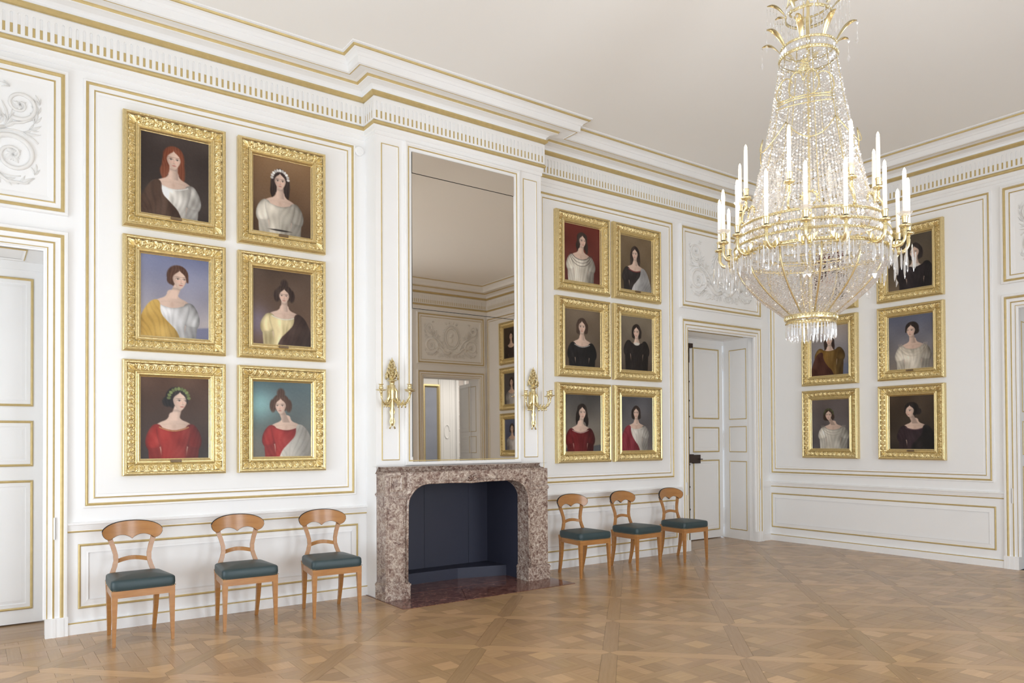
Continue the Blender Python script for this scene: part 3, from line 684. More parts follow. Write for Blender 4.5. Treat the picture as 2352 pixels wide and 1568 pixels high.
# ------------------------------------------------------------------ portraits
PWc, PHc = 104, 132
def sm(d, w=.012): return np.clip(.5-d/w, 0, 1)
yy_, xx_ = np.mgrid[0:PHc+1, 0:PWc+1]; PX = xx_/PWc; PY = yy_/PHc*1.26     # x 0..1 left-right, y 0..1.26 top-down
def fnoise(sx, sy, seed):
    r = np.random.RandomState(seed); g = r.rand(14, 14); a = (PX*sx) % 12; b = (PY*sy) % 12; i = a.astype(int); j = b.astype(int); fx = a-i; fy = b-j
    fx = fx*fx*(3-2*fx); fy = fy*fy*(3-2*fy)
    return (g[j, i]*(1-fx)+g[j, i+1]*fx)*(1-fy)+(g[j+1, i]*(1-fx)+g[j+1, i+1]*fx)*fy
def ell(cx, cy, rx, ry, rot=0):
    c, s = math.cos(rot), math.sin(rot); x = (PX-cx)*c+(PY-cy)*s; y = -(PX-cx)*s+(PY-cy)*c
    return (np.sqrt((x/rx)**2+(y/ry)**2)-1)*min(rx, ry)
def polyd(pts, k=.0):
    inside = np.zeros(PX.shape, bool); dist = np.full(PX.shape, 9.); n = len(pts)
    for i in range(n):
        (x0, y0), (x1, y1) = pts[i], pts[(i+1) % n]
        cnd = ((y0 > PY) != (y1 > PY)) & (PX < (x1-x0)*(PY-y0)/(y1-y0+1e-9)+x0); inside ^= cnd
        t = np.clip(((PX-x0)*(x1-x0)+(PY-y0)*(y1-y0))/((x1-x0)**2+(y1-y0)**2+1e-9), 0, 1); dist = np.minimum(dist, np.hypot(PX-x0-t*(x1-x0), PY-y0-t*(y1-y0)))
    return np.where(inside, -dist, dist)
def smooth_poly(pts, it=2):
    for _ in range(it):
        q = []
        for i in range(len(pts)):
            a, b = pts[i], pts[(i+1) % len(pts)]; q += [(a[0]*.75+b[0]*.25, a[1]*.75+b[1]*.25), (a[0]*.25+b[0]*.75, a[1]*.25+b[1]*.75)]
        pts = q
    return pts
def paint(P, seed):
    g = lambda k, d=None: P.get(k, d)
    img = np.zeros(PX.shape+(3,)); A = lambda c: np.array(c, float)
    def lay(mask, col):
        nonlocal img
        col = A(col) if not isinstance(col, np.ndarray) or col.ndim == 1 else col
        img = img*(1-mask[..., None])+col*mask[..., None]
    t = np.clip(PY/1.26, 0, 1)[..., None]; nz = (fnoise(3, 3, seed)-.5)[..., None]
    img = A(g('bg')[0])*(1-t)+A(g('bg')[1])*t+nz*22
    if g('glow'): img += A(g('glow')[2])*np.exp(-((PX-g('glow')[0])**2+(PY-g('glow')[1])**2)/.08)[..., None]
    if g('hill'): lay(sm(polyd(smooth_poly([(-.2, 1.5), (-.2, g('hill')[0]), (.3, g('hill')[0]-.04), (.6, g('hill')[1]+.05), (.9, g('hill')[1]), (1.3, g('hill')[1]-.03), (1.3, 1.5)])), .03)*.8, g('hill')[2])
    hx, hy = g('head', (.5, .40)); sz = g('s', 1.)*.136; yaw = g('yaw', 0); hair = A(g('hair')); skin = A(g('skin', (226, 196, 178)))
    strand = ((fnoise(11.9, 3, seed+3)-.5)[..., None]*34+(np.sin(PX*150+9*fnoise(6, 6, seed+4))*8)[..., None])
    hs = g('style', 'long'); wav = (fnoise(11, 9, seed+21)-.5)*.034+(fnoise(11.9, 11.9, seed+22)-.5)*.012
    # hair behind
    if hs == 'long':
        lay(sm(polyd(smooth_poly([(hx-sz*1.1, hy-sz*1.0), (hx, hy-sz*1.75), (hx+sz*1.1, hy-sz*1.0), (hx+sz*1.28, hy+sz*.6), (hx+sz*1.36, hy+sz*1.6), (hx+sz*.98, hy+sz*2.7), (hx+sz*.62, hy+sz*1.5), (hx-sz*.62, hy+sz*1.5), (hx-sz*1.0, hy+sz*2.8), (hx-sz*1.38, hy+sz*1.6), (hx-sz*1.28, hy+sz*.6)]))+wav, .02), hair+strand)
    elif hs == 'mid':
        lay(sm(polyd(smooth_poly([(hx-sz*1.1, hy-sz*1.0), (hx, hy-sz*1.75), (hx+sz*1.1, hy-sz*1.0), (hx+sz*1.35, hy+sz*.6), (hx+sz*1.1, hy+sz*1.3), (hx-sz*1.1, hy+sz*1.3), (hx-sz*1.35, hy+sz*.6)]))+wav*.7, .02), hair+strand)
    elif hs == 'bun':
        lay(np.maximum(sm(ell(hx-yaw*sz*.35, hy-sz*.35, sz*1.12, sz*1.25), .02), sm(ell(hx-yaw*sz*1.35, hy+sz*.1, sz*.55, sz*.6), .02)), hair+strand)
    elif hs == 'up':
        lay(np.maximum(np.maximum(sm(ell(hx, hy-sz*.4, sz*1.2, sz*1.25), .02), sm(ell(hx, hy-sz*1.7, sz*.55, sz*.7), .03)), np.maximum(sm(ell(hx-sz*1.1, hy, sz*.45, sz*.9), .02), sm(ell(hx+sz*1.1, hy, sz*.45, sz*.9), .02))), hair+strand)
    bx = g('body', hx)
    # neck + shoulders
    S0 = .115*g('s', 1.); y0 = hy+sz*1.2-S0*1.2     # torso keeps its own scale
    fold2 = np.sin((PX-bx)*62*(1+.9*(PY-.8))+PY*10*np.sign(PX-bx)+15*fnoise(4, 3, seed+5))*(.35+.65*fnoise(6, 5, seed+6)); nse = (fnoise(9, 6, seed+9)-.5)
    shx = [(bx-.065, y0+S0*1.3), (bx+.065, y0+S0*1.3), (bx+.085, y0+S0*2.3), (bx+.22, y0+S0*2.75), (bx+.295, y0+S0*3.4), (bx+.33, y0+S0*4.8), (bx+.3, 1.5), (bx-.3, 1.5), (bx-.33, y0+S0*4.8), (bx-.295, y0+S0*3.4), (bx-.22, y0+S0*2.75), (bx-.085, y0+S0*2.3)]
    shade = np.clip((PX-bx)/.3, -1, 1); sk = skin*(1.0-.13*np.clip(shade, -.3, 1)-.10*np.abs(shade)**3)[..., None]
    lay(sm(polyd(smooth_poly(shx)), .015), sk)
    chest = np.exp(-(((PX-bx)/.03)**2+((PY-y0-S0*3.3)/.05)**2)); img -= chest[..., None]*np.array((14, 16, 16))
    for sd_ in (-1, 1): img -= (np.exp(-((PY-(y0+S0*2.85)-abs(PX-bx)*.12)/.010)**2)*(np.abs(PX-bx-sd_*.10) < .07)*7)[..., None]
    neck = [(hx-sz*.42, hy+sz*.5), (hx+sz*.42, hy+sz*.5), (bx+sz*.50, y0+S0*2.5), (bx-sz*.50, y0+S0*2.5)]
    lay(sm(polyd(neck), .015), skin*(.96-.16*np.clip((PX-hx)/.06, -.6, 1))[..., None])
    lay(np.exp(-((PY-hy-sz*1.12)/.022)**2)*sm(polyd(neck), .01)*.5, skin*.70)
    # dress: bodice, waist and two separate sleeves
    nl = g('neckline', 3.55)
    dr = A(g('dress')); lum = dr.mean(); lit = (1.06-.34*np.clip((PX-bx+.15)/.5, 0, 1))[..., None]
    fold = ((fold2*.5*g('fold', 1)*(.10*lum+5))+nse*(.22*lum+10))[..., None]
    col = np.clip(dr*lit+fold, 0, 255)
    for sd_ in (-1, 1):
        sp = [(bx+sd_*.16, y0+S0*(nl-.35)), (bx+sd_*.285, y0+S0*(nl-.75)), (bx+sd_*.385, y0+S0*(nl+.5)), (bx+sd_*.42, y0+S0*(nl+2.0)), (bx+sd_*.36, y0+S0*(nl+3.1)), (bx+sd_*.22, y0+S0*(nl+2.9)), (bx+sd_*.15, y0+S0*(nl+1.6))]
        d = polyd(smooth_poly(sp)); rnd = np.clip(1+d/.09, 0, 1)[..., None]; lay(sm(d, .012), np.clip(dr*(lit*(1.04-.30*rnd**2))+fold*1.2, 0, 255))
        low_ = [(bx+sd_*.20, y0+S0*(nl+2.6)), (bx+sd_*.37, y0+S0*(nl+2.6)), (bx+sd_*.34, 1.5), (bx+sd_*.14, 1.5)]
        lay(sm(polyd(low_), .014), np.clip((dr if g('sleeve', 1) else skin)*lit*.86+fold, 0, 255))
    dp = [(bx-.27, y0+S0*(nl-.55)), (bx-.13, y0+S0*(nl+.05)), (bx, y0+S0*(nl+.28)), (bx+.13, y0+S0*(nl+.05)), (bx+.27, y0+S0*(nl-.55)), (bx+.24, y0+S0*(nl+1.4)), (bx+.165, y0+S0*(nl+3.0)), (bx+.24, 1.5), (bx-.24, 1.5), (bx-.165, y0+S0*(nl+3.0)), (bx-.24, y0+S0*(nl+1.4))]
    d = polyd(smooth_poly(dp)); edge = np.clip(1+d/.06, 0, 1)[..., None]; bust = (np.exp(-(((np.abs(PX-bx)-.085)/.06)**2+((PY-y0-S0*(nl+.9))/.08)**2)))[..., None]
    lay(sm(d, .012), np.clip(dr*lit*(1.03-.20*edge**3+.07*bust)+fold, 0, 255))
    if g('cut'): lay(sm(polyd(g('cut'))), skin)
    if g('trim'):
        up = (PY < y0+S0*(nl+.45))*(np.abs(PX-bx) < .22); lay(np.clip(1-np.abs(d+.012)/.014, 0, 1)*up*.9, g('trim'))
    if g('belt'): lay(sm(ell(bx, 1.2, .17, .014), .01), g('belt'))
    if g('shawl'):
        side, c = g('shawl'); x0 = bx
        sp = [(x0+side*.17, y0+S0*2.9), (x0+side*.27, y0+S0*2.75), (x0+side*.39, y0+S0*3.9), (x0+side*.52, 1.15), (x0+side*.55, 1.5), (x0-side*.16, 1.5), (x0-side*.10, 1.18), (x0+side*.06, 1.02), (x0+side*.17, y0+S0*4.6)]
        lay(sm(polyd(smooth_poly(sp)), .014), np.clip(A(c)*lit*(1-.12*np.clip(fold2, 0, 1))[..., None]+nse[..., None]*30, 0, 255))
    if g('collar'): lay(sm(ell(bx, y0+S0*2.45, S0*.85, S0*.35), .014), g('collar'))
    # face
    fcx = hx; fx_ = (PX-fcx)/sz; fy_ = (PY-hy)/sz
    if hs in ('long', 'mid', 'up', 'bun'): lay(sm(ell(hx, hy-sz*.45, sz*1.02, sz*1.12), .015), hair+strand)
    fsh = smooth_poly([(fcx+yaw*sz*.15+sz*.78*math.cos(t)*(1 if math.sin(t) < .2 else 1-.34*math.sin(t)), hy+sz*1.16*math.sin(t)) for t in [2*PI*k/16 for k in range(16)]]); fm = sm(polyd(fsh), .012)
    fvol = (1-.20*np.clip(np.abs(fx_-yaw*.15)/.8, 0, 1)**3)[..., None]; fcol = skin*fvol*(1.06-.16*np.clip(fx_*(1 if yaw >= 0 else -1)*-.6+.25, 0, 1)[..., None]-.10*np.clip(fy_-.4, 0, 1)[..., None])
    lay(fm, fcol)
    cheek = np.exp(-(((fx_-yaw*.35)/.9)**2+((fy_-.25)/.3)**2)*2)*fm; img += cheek[..., None]*A((5, -6, -6))
    ex = yaw*.30
    for s in (-1, 1):
        q = sz*(1-.35*max(0, s*yaw)); exx = fcx+(ex+s*.34)*sz+yaw*sz*.1
        if abs(yaw) > .9 and s*yaw > 0: continue
        lay(sm(ell(exx, hy-.02*sz, q*.17, q*.075), .008)*.85, (238, 232, 226)); lay(sm(ell(exx+yaw*.03*sz, hy-.02*sz, q*.075, q*.08), .007), (52, 38, 32))
        lay(np.clip(1-np.abs(ell(exx, hy-.02*sz, q*.19, q*.10))/.006, 0, 1)*(PY < hy)*.75, (84, 56, 46))
        lay(sm(ell(exx, hy-.25*sz, q*.24, q*.035), .008)*.7, hair*.7+25)
    nx = fcx+(ex+yaw*.22)*sz
    lay(sm(ell(nx+.05*sz*(1 if yaw <= 0 else -1), hy+.25*sz, sz*.05, sz*.24), .012)*.30, skin*.72)
    lay(sm(ell(nx, hy+.44*sz, sz*.13, sz*.05), .01)*.45, skin*.66)
    lay(sm(ell(fcx+(ex+yaw*.1)*sz, hy+.68*sz, sz*.19, sz*.055), .009)*.85, (176, 84, 78))
    # front hair with middle parting
    for s in (-1, 1):
        hp = [(hx+yaw*sz*.12, hy-sz*1.22), (hx+s*sz*.6, hy-sz*1.2), (hx+s*sz*1.02, hy-sz*.5), (hx+s*sz*1.05, hy+sz*(.45 if hs in ('up', 'bun') else .95)), (hx+s*sz*.80, hy+sz*.25), (hx+s*sz*.66+yaw*sz*.1, hy-sz*.45), (hx+yaw*sz*.15, hy-sz*.93)]
        lay(sm(polyd(smooth_poly(hp)), .012), np.clip(hair*1.08+strand, 0, 255))
    if g('crown'):
        for k in range(11):
            a = PI*(1.02+.96*k/10); lay(sm(ell(hx+sz*1.08*math.cos(a), hy-.25*sz+sz*1.15*math.sin(a), sz*.21, sz*.17, a), .01), A(g('crown'))*(.85+.25*((k*7) % 3)/2))
    if g('lace'):
        for k in range(3): lay(np.clip(1-np.abs(ell(bx, y0+S0*2.2+.0, .26+.03*k, S0*(1.7+.7*k)))/.010, 0, 1)*(PY > y0+S0*2.6)*.8, g('lace'))
    if g('necklace'): lay(np.clip(1-np.abs(ell(bx, hy+sz*1.6, sz*.62, sz*.85))/.007, 0, 1)*(PY > hy+sz*1.9)*.8, g('necklace'))
    crk = (fnoise(60, 60, seed+12)-.5)[..., None]*5; img = np.clip(img+crk, 0, 255)
    return img
def canvas_mesh(P, seed, w_, h_):
    img = paint(P, seed)/255.; img = np.where(img <= .04045, img/12.92, ((img+.055)/1.055)**2.4)*.82
    nx, ny = PWc+1, PHc+1; X = (PX-.5)*w_; Z = (.5-yy_/PHc)*h_
    co = np.stack([X, np.zeros_like(X), Z], -1).reshape(-1, 3)
    i = (np.arange(PHc)[:, None]*nx+np.arange(PWc)[None, :]).ravel(); F = np.stack([i, i+nx, i+nx+1, i+1], 1)
    me = bpy.data.meshes.new('canvas'); me.vertices.add(len(co)); me.vertices.foreach_set('co', co.ravel())
    me.loops.add(F.size); me.loops.foreach_set('vertex_index', F.ravel().astype(np.int32)); me.polygons.add(len(F))
    me.polygons.foreach_set('loop_start', np.arange(0, F.size, 4, dtype=np.int32)); me.polygons.foreach_set('loop_total', np.full(len(F), 4, np.int32)); me.update(calc_edges=True)
    c = me.color_attributes.new('paint', 'FLOAT_COLOR', 'POINT'); c.data.foreach_set('color', np.concatenate([img.reshape(-1, 3), np.ones((nx*ny, 1))], 1).astype(np.float32).ravel())
    me.materials.append(CANVAS); me.validate(); return me
# frame meshes: local x right, y = into the wall (+), z up, back at y=0
FW, FH, OW, OHt = .858, 1.010, .568, .716
def frame_mesh(kind):
    mb = MB(); T = lambda u, v, h: (u, -h, v)
    rc = [(-FW/2, -FH/2), (FW/2, -FH/2), (FW/2, FH/2), (-FW/2, FH/2)]
    p = [(0, 0), (0, .048), (.004, .056), (.010, .060), (.014, .072), (.020, .078), (.026, .077), (.031, .070), (.036, .066)]
    mb.sweep(rc, True, p, GOLD, T)
    p = [(.098, .046), (.103, .052), (.109, .055), (.115, .052), (.118, .044), (.122, .044), (.128, .047), (.136, .040), (.139, .026), (.146, .022), (.147, .010)]
    mb.sweep(rc, True, p, GOLD, T); base = mb.mesh('frame')
    mb.fix(base)
    # ornament band (heightfield): palmettes on a cove
    ob = MB(); a0, a1 = .036, .098; na = 13
    corners = [Vector(c) for c in rc]
    for s in range(4):
        A, B = corners[s], corners[(s+1) % 4]; L = (B-A).length; d = (B-A)/L; nrm = Vector((-d.y, d.x)); span = L-2*.12; k = max(1, round(span/.072)); per = span/k; nl = int(L/.0052)
        vs = []
        for j in range(nl+1):
            for i in range(na):
                q = i/(na-1); o = a0+(a1-a0)*q; x0, x1 = o, L-o; t = x0+(x1-x0)*j/nl
                cov = .060-.018*q
                if t < .115 or t > L-.115:        # corner palmette, fan from inner corner
                    tt = t if t < .115 else L-t
                    ang = math.atan2(tt-.03, o-.02+1e-6); rr = math.hypot(tt-.1, o-.1)
                    e = .013*abs(math.cos(math.atan2(o-.105, tt-.115+1e-6)*6))*max(0, 1-abs(rr-.045)/.06)
                else:
                    ph = ((t-.12) % per)/per-.5; qq = (q-.5)
                    if kind == 0:                    # egg-like palmette with ribs
                        rr = math.hypot(ph*1.25, qq*1.05+.02); e = .015*math.sqrt(max(0, 1-(rr/.46)**2)) if rr < .46 else 0
                        e *= .55+.45*abs(math.cos(math.atan2(ph, qq+.55)*9)); e += .007*max(0, 1-abs(rr-.53)/.06)
                    else:                            # running scroll
                        rr = math.hypot(ph*1.1, qq); th = math.atan2(qq, ph); e = .010*(.5+.5*math.cos(rr*26-th))*max(0, 1-rr/.62)+.002
                e *= min(1, min(q, 1-q)*9)
                P = A+d*t+nrm*o; vs.append((P.x, -(cov+e), P.y))
        fs = [(j*na+i, (j+1)*na+i, (j+1)*na+i+1, j*na+i+1) for j in range(nl) for i in range(na-1)]
        ob.add(vs, fs, GOLD, False)
    orn = ob.mesh('carved_ornament')
    # rope bead + pearl bead as tiny bumps
    rb = MB()
    def beads(off, h, r, sp):
        for s in range(4):
            A, B = corners[s], corners[(s+1) % 4]; L = (B-A).length; d = (B-A)/L; nrm = Vector((-d.y, d.x)); n = int((L-2*off)/sp)
            for j in range(n):
                P = A+d*(off+(j+.5)*(L-2*off)/n)+nrm*off; x, z = P.x, P.y
                rb.add([(x+d.x*r*.8, -h, z+d.y*r*.8), (x+nrm.x*r, -h, z+nrm.y*r), (x-d.x*r*.8, -h, z-d.y*r*.8), (x-nrm.x*r, -h, z-nrm.y*r), (x, -h-r, z)], [(0, 1, 4), (1, 2, 4), (2, 3, 4), (3, 0, 4)], GOLD)
    beads(.0205, .0765, .0055, .0125); beads(.109, .0535, .0042, .0100)
    return base, orn, rb.mesh('bead_row')
FRM = [frame_mesh(0), frame_mesh(1)]
plq = MB().box(-.045, -.062, -OHt/2-.034, .045, -.045, -OHt/2-.012, PLAQUE).mesh('name_plate')
def portrait(P, x, z, wall, n, label, kind=0, plate=True, sx=1., group='gilt framed portraits'):
    root = empty('framed_portrait'); 
    if wall == 'back': root.location = (x, YB-.006, z)
    else: root.location = (XR-.006, x, z); root.rotation_euler = (0, 0, -PI/2)
    tag(root, label, 'painting', group)
    a, b, c = FRM[kind]
    for o in (link('frame', a, root), link('carved_ornament', b, root), link('bead_row', c, root)): o.scale = (sx, 1, 1)
    bpy.data.objects[o.name]['kind'] = 'stuff'
    cv = link('canvas', canvas_mesh(P, n, OW*sx+.004, OHt+.004), root); cv.location = (0, -.019, 0)
    if plate: link('name_plate', plq, root)
    return root
ZR = (3.972, 2.892, 1.810)
XA, XB, XC, XD = 1.479, 2.449, 6.323, 7.290
YE, YFc = 6.150, 4.978
WH = (236, 230, 222)
PT = [
 (dict(bg=((66, 54, 50), (60, 50, 46)), head=(.47, .36), hair=(126, 68, 44), style='long', dress=WH, shawl=(-1, (84, 62, 50)), yaw=.15, trim=(245, 242, 238), s=1.0), XA, 0, 'back', 'portrait of a woman with long red hair, white dress and brown fur wrap', 0, True),
 (dict(bg=((146, 112, 78), (84, 62, 46)), head=(.46, .36), hair=(52, 38, 34), style='long', dress=(206, 198, 184), crown=(238, 232, 226), yaw=.0, s=.95, belt=(40, 32, 30)), XB, 0, 'back', 'portrait of a dark haired woman with a wreath of white flowers and pale dress', 0, True),
 (dict(bg=((128, 134, 168), (190, 178, 174)), head=(.55, .34), body=.45, hair=(92, 62, 48), style='bun', dress=(232, 230, 230), shawl=(-1, (204, 166, 88)), yaw=.55, hill=(1.1, 1.08, (110, 114, 148)), s=1.), XA, 1, 'back', 'portrait of a woman in white with a yellow shawl against a blue cloudy sky', 0, False),
 (dict(bg=((92, 74, 62), (104, 78, 60)), head=(.53, .42), hair=(58, 42, 36), style='up', dress=(226, 208, 160), shawl=(1, (84, 60, 52)), glow=(.05, .9, (30, 40, 70)), yaw=-.1, s=.85, trim=(240, 236, 228)), XB, 1, 'back', 'portrait of a woman with puffed dark curls, cream dress and brown cape', 0, True),
 (dict(bg=((96, 66, 48), (58, 48, 46)), head=(.55, .36), body=.48, hair=(38, 30, 28), style='bun', dress=(158, 42, 34), crown=(122, 134, 82), yaw=.9, trim=(206, 170, 110), s=1.0), XA, 2, 'back', 'portrait of a woman in red with green leaf wreath, scroll carved frame', 1, True),
 (dict(bg=((92, 112, 118), (120, 116, 108)), head=(.47, .40), body=.56, hair=(92, 66, 52), style='up', dress=(160, 46, 42), shawl=(1, (222, 216, 206)), glow=(.1, .4, (40, 70, 70)), yaw=-.35, s=.9), XB, 2, 'back', 'portrait of a woman in crimson, white wrap, grey blue ground', 0, False),
 (dict(bg=((112, 44, 34), (92, 42, 36)), head=(.5, .34), body=.46, hair=(52, 38, 32), style='long', dress=(222, 214, 200), yaw=.5, s=.9, lace=(60, 48, 44)), XC, 0, 'back', 'portrait of a woman in white ermine against a deep red ground', 0, False),
 (dict(bg=((128, 108, 82), (98, 82, 62)), head=(.47, .40), hair=(56, 42, 36), style='long', dress=(48, 42, 42), shawl=(1, (206, 204, 204)), yaw=-.4, s=.88, trim=(190, 80, 80)), XD, 0, 'back', 'portrait with loose dark hair, black and grey wrap, top right between fireplace and far door', 0, True),
 (dict(bg=((124, 108, 90), (98, 84, 70)), head=(.48, .38), hair=(72, 54, 44), style='mid', dress=(30, 28, 30), trim=(232, 228, 222), yaw=.0, s=.95), XC, 1, 'back', 'portrait of a woman in low cut black dress with white edge', 0, False),
 (dict(bg=((134, 122, 104), (88, 76, 68)), head=(.5, .36), hair=(44, 34, 30), style='mid', dress=(36, 30, 30), collar=(226, 220, 210), neckline=2.3, yaw=-.4, s=.9), XD, 1, 'back', 'portrait of a woman in black with a white lace collar and dark curls', 0, False),
 (dict(bg=((82, 80, 80), (150, 140, 124)), head=(.47, .40), body=.42, hair=(42, 32, 28), style='long', dress=(106, 24, 28), trim=(226, 216, 204), hill=(1.2, 1.12, (74, 78, 86)), yaw=.3, s=.95), XC, 2, 'back', 'portrait of a woman with long hair in dark red velvet before grey hills', 0, False),
 (dict(bg=((94, 94, 100), (116, 108, 106)), head=(.47, .38), hair=(46, 34, 30), style='mid', dress=(214, 208, 200), shawl=(-1, (132, 46, 58)), yaw=-.15, s=.82, necklace=(236, 230, 220), trim=(238, 234, 226)), XD, 2, 'back', 'portrait of a woman in silver white with a crimson cape, short dark hair', 0, False),
 (dict(bg=((112, 48, 38), (70, 52, 44)), head=(.52, .38), hair=(46, 34, 30), style='mid', dress=(216, 206, 196), shawl=(1, (34, 40, 40)), yaw=-.3, s=.95), YE, 0, 'right', 'portrait with a dark red ground seen through the crystal bowl of the chandelier', 0, False),
 (dict(bg=((92, 82, 70), (112, 96, 78)), head=(.62, .42), hair=(40, 30, 28), style='mid', dress=(42, 34, 38), collar=(216, 208, 200), yaw=-.5, neckline=2.5, s=1.), YFc, 0, 'right', 'portrait of a dark dressed woman, top of right wall, half behind chandelier arms', 0, False),
 (dict(bg=((176, 164, 156), (122, 124, 142)), head=(.5, .36), hair=(60, 42, 36), style='long', dress=(128, 96, 44), shawl=(-1, (78, 44, 34)), hill=(1.1, .98, (112, 118, 140)), yaw=-.3, s=.85, neckline=2.4), YE, 1, 'right', 'portrait of a woman in gold brown jacket, just under the chandelier fringe', 0, False),
 (dict(bg=((108, 112, 132), (140, 130, 122)), head=(.52, .36), body=.55, hair=(40, 30, 28), style='bun', dress=(222, 212, 196), lace=(196, 182, 162), yaw=-.6, s=.95), YFc, 1, 'right', 'portrait of a bare shouldered woman in white lace against blue grey sky', 0, True),
 (dict(bg=((112, 100, 98), (96, 92, 94)), head=(.46, .40), body=.58, hair=(58, 42, 34), style='mid', dress=(212, 206, 194), lace=(170, 162, 150), crown=(84, 88, 58), yaw=-.2, s=.82), YE, 2, 'right', 'portrait of a seated woman in tiered white lace with leaves in her hair', 0, False),
 (dict(bg=((72, 56, 42), (52, 42, 34)), head=(.48, .36), body=.58, hair=(34, 26, 24), style='bun', dress=(50, 34, 40), shawl=(1, (34, 28, 28)), trim=(120, 80, 90), yaw=-1.0, s=.95), YFc, 2, 'right', 'portrait of a woman in profile in black and plum lace, lower right wall', 0, True),
]
# paintings further along the right wall, seen in the mirror
PT += [
 (dict(bg=((80, 66, 54), (60, 50, 44)), head=(.5, .38), hair=(50, 36, 30), style='mid', dress=(60, 46, 42), yaw=.3), -.25, 0, 'right', 'brown portrait reflected at the top right edge of the mirror', 0, False),
 (dict(bg=((90, 84, 84), (70, 66, 70)), head=(.5, .38), hair=(50, 36, 30), style='mid', dress=(196, 192, 190), yaw=.3), -.25, 1, 'right', 'grey portrait reflected in the mirror above the lowest reflected frame', 0, False),
 (dict(bg=((96, 104, 134), (86, 92, 120)), head=(.5, .38), hair=(50, 36, 30), style='mid', dress=(206, 204, 206), yaw=.3), -.25, 2, 'right', 'blue toned portrait reflected in the lower right corner of the mirror', 0, False)]
for i, (P, pos, row, wall, lab, kind, plate) in enumerate(PT):
    sx = {XC: 1.06, XD: 1.045}.get(pos, 1.03 if wall == 'right' else 1.)
    portrait(P, pos, ZR[row], wall, 31+i*7, lab, kind, plate, sx, 'gilt framed portraits on the %s wall' % wall)
# tall picture in the next room
tp = empty('tall_picture', (10.98, -5.29, 2.1)); tag(tp, 'tall blue grey picture in gold frame, reflected in mirror through open doorway', 'painting')
q = MB().rect(-.32, -1.3, .27, 1.3, [(0, 0), (.005, .05), (.05, .06), (.09, .03), (.10, .01)], GOLD, lambda u, v, h: (u, h, v)).build('frame', tp)
MB().box(-.24, .005, -1.22, .19, .012, 1.22, mat('sky_canvas', (150, 156, 172), .5, var=.2, scale=2)).build('canvas', tp)

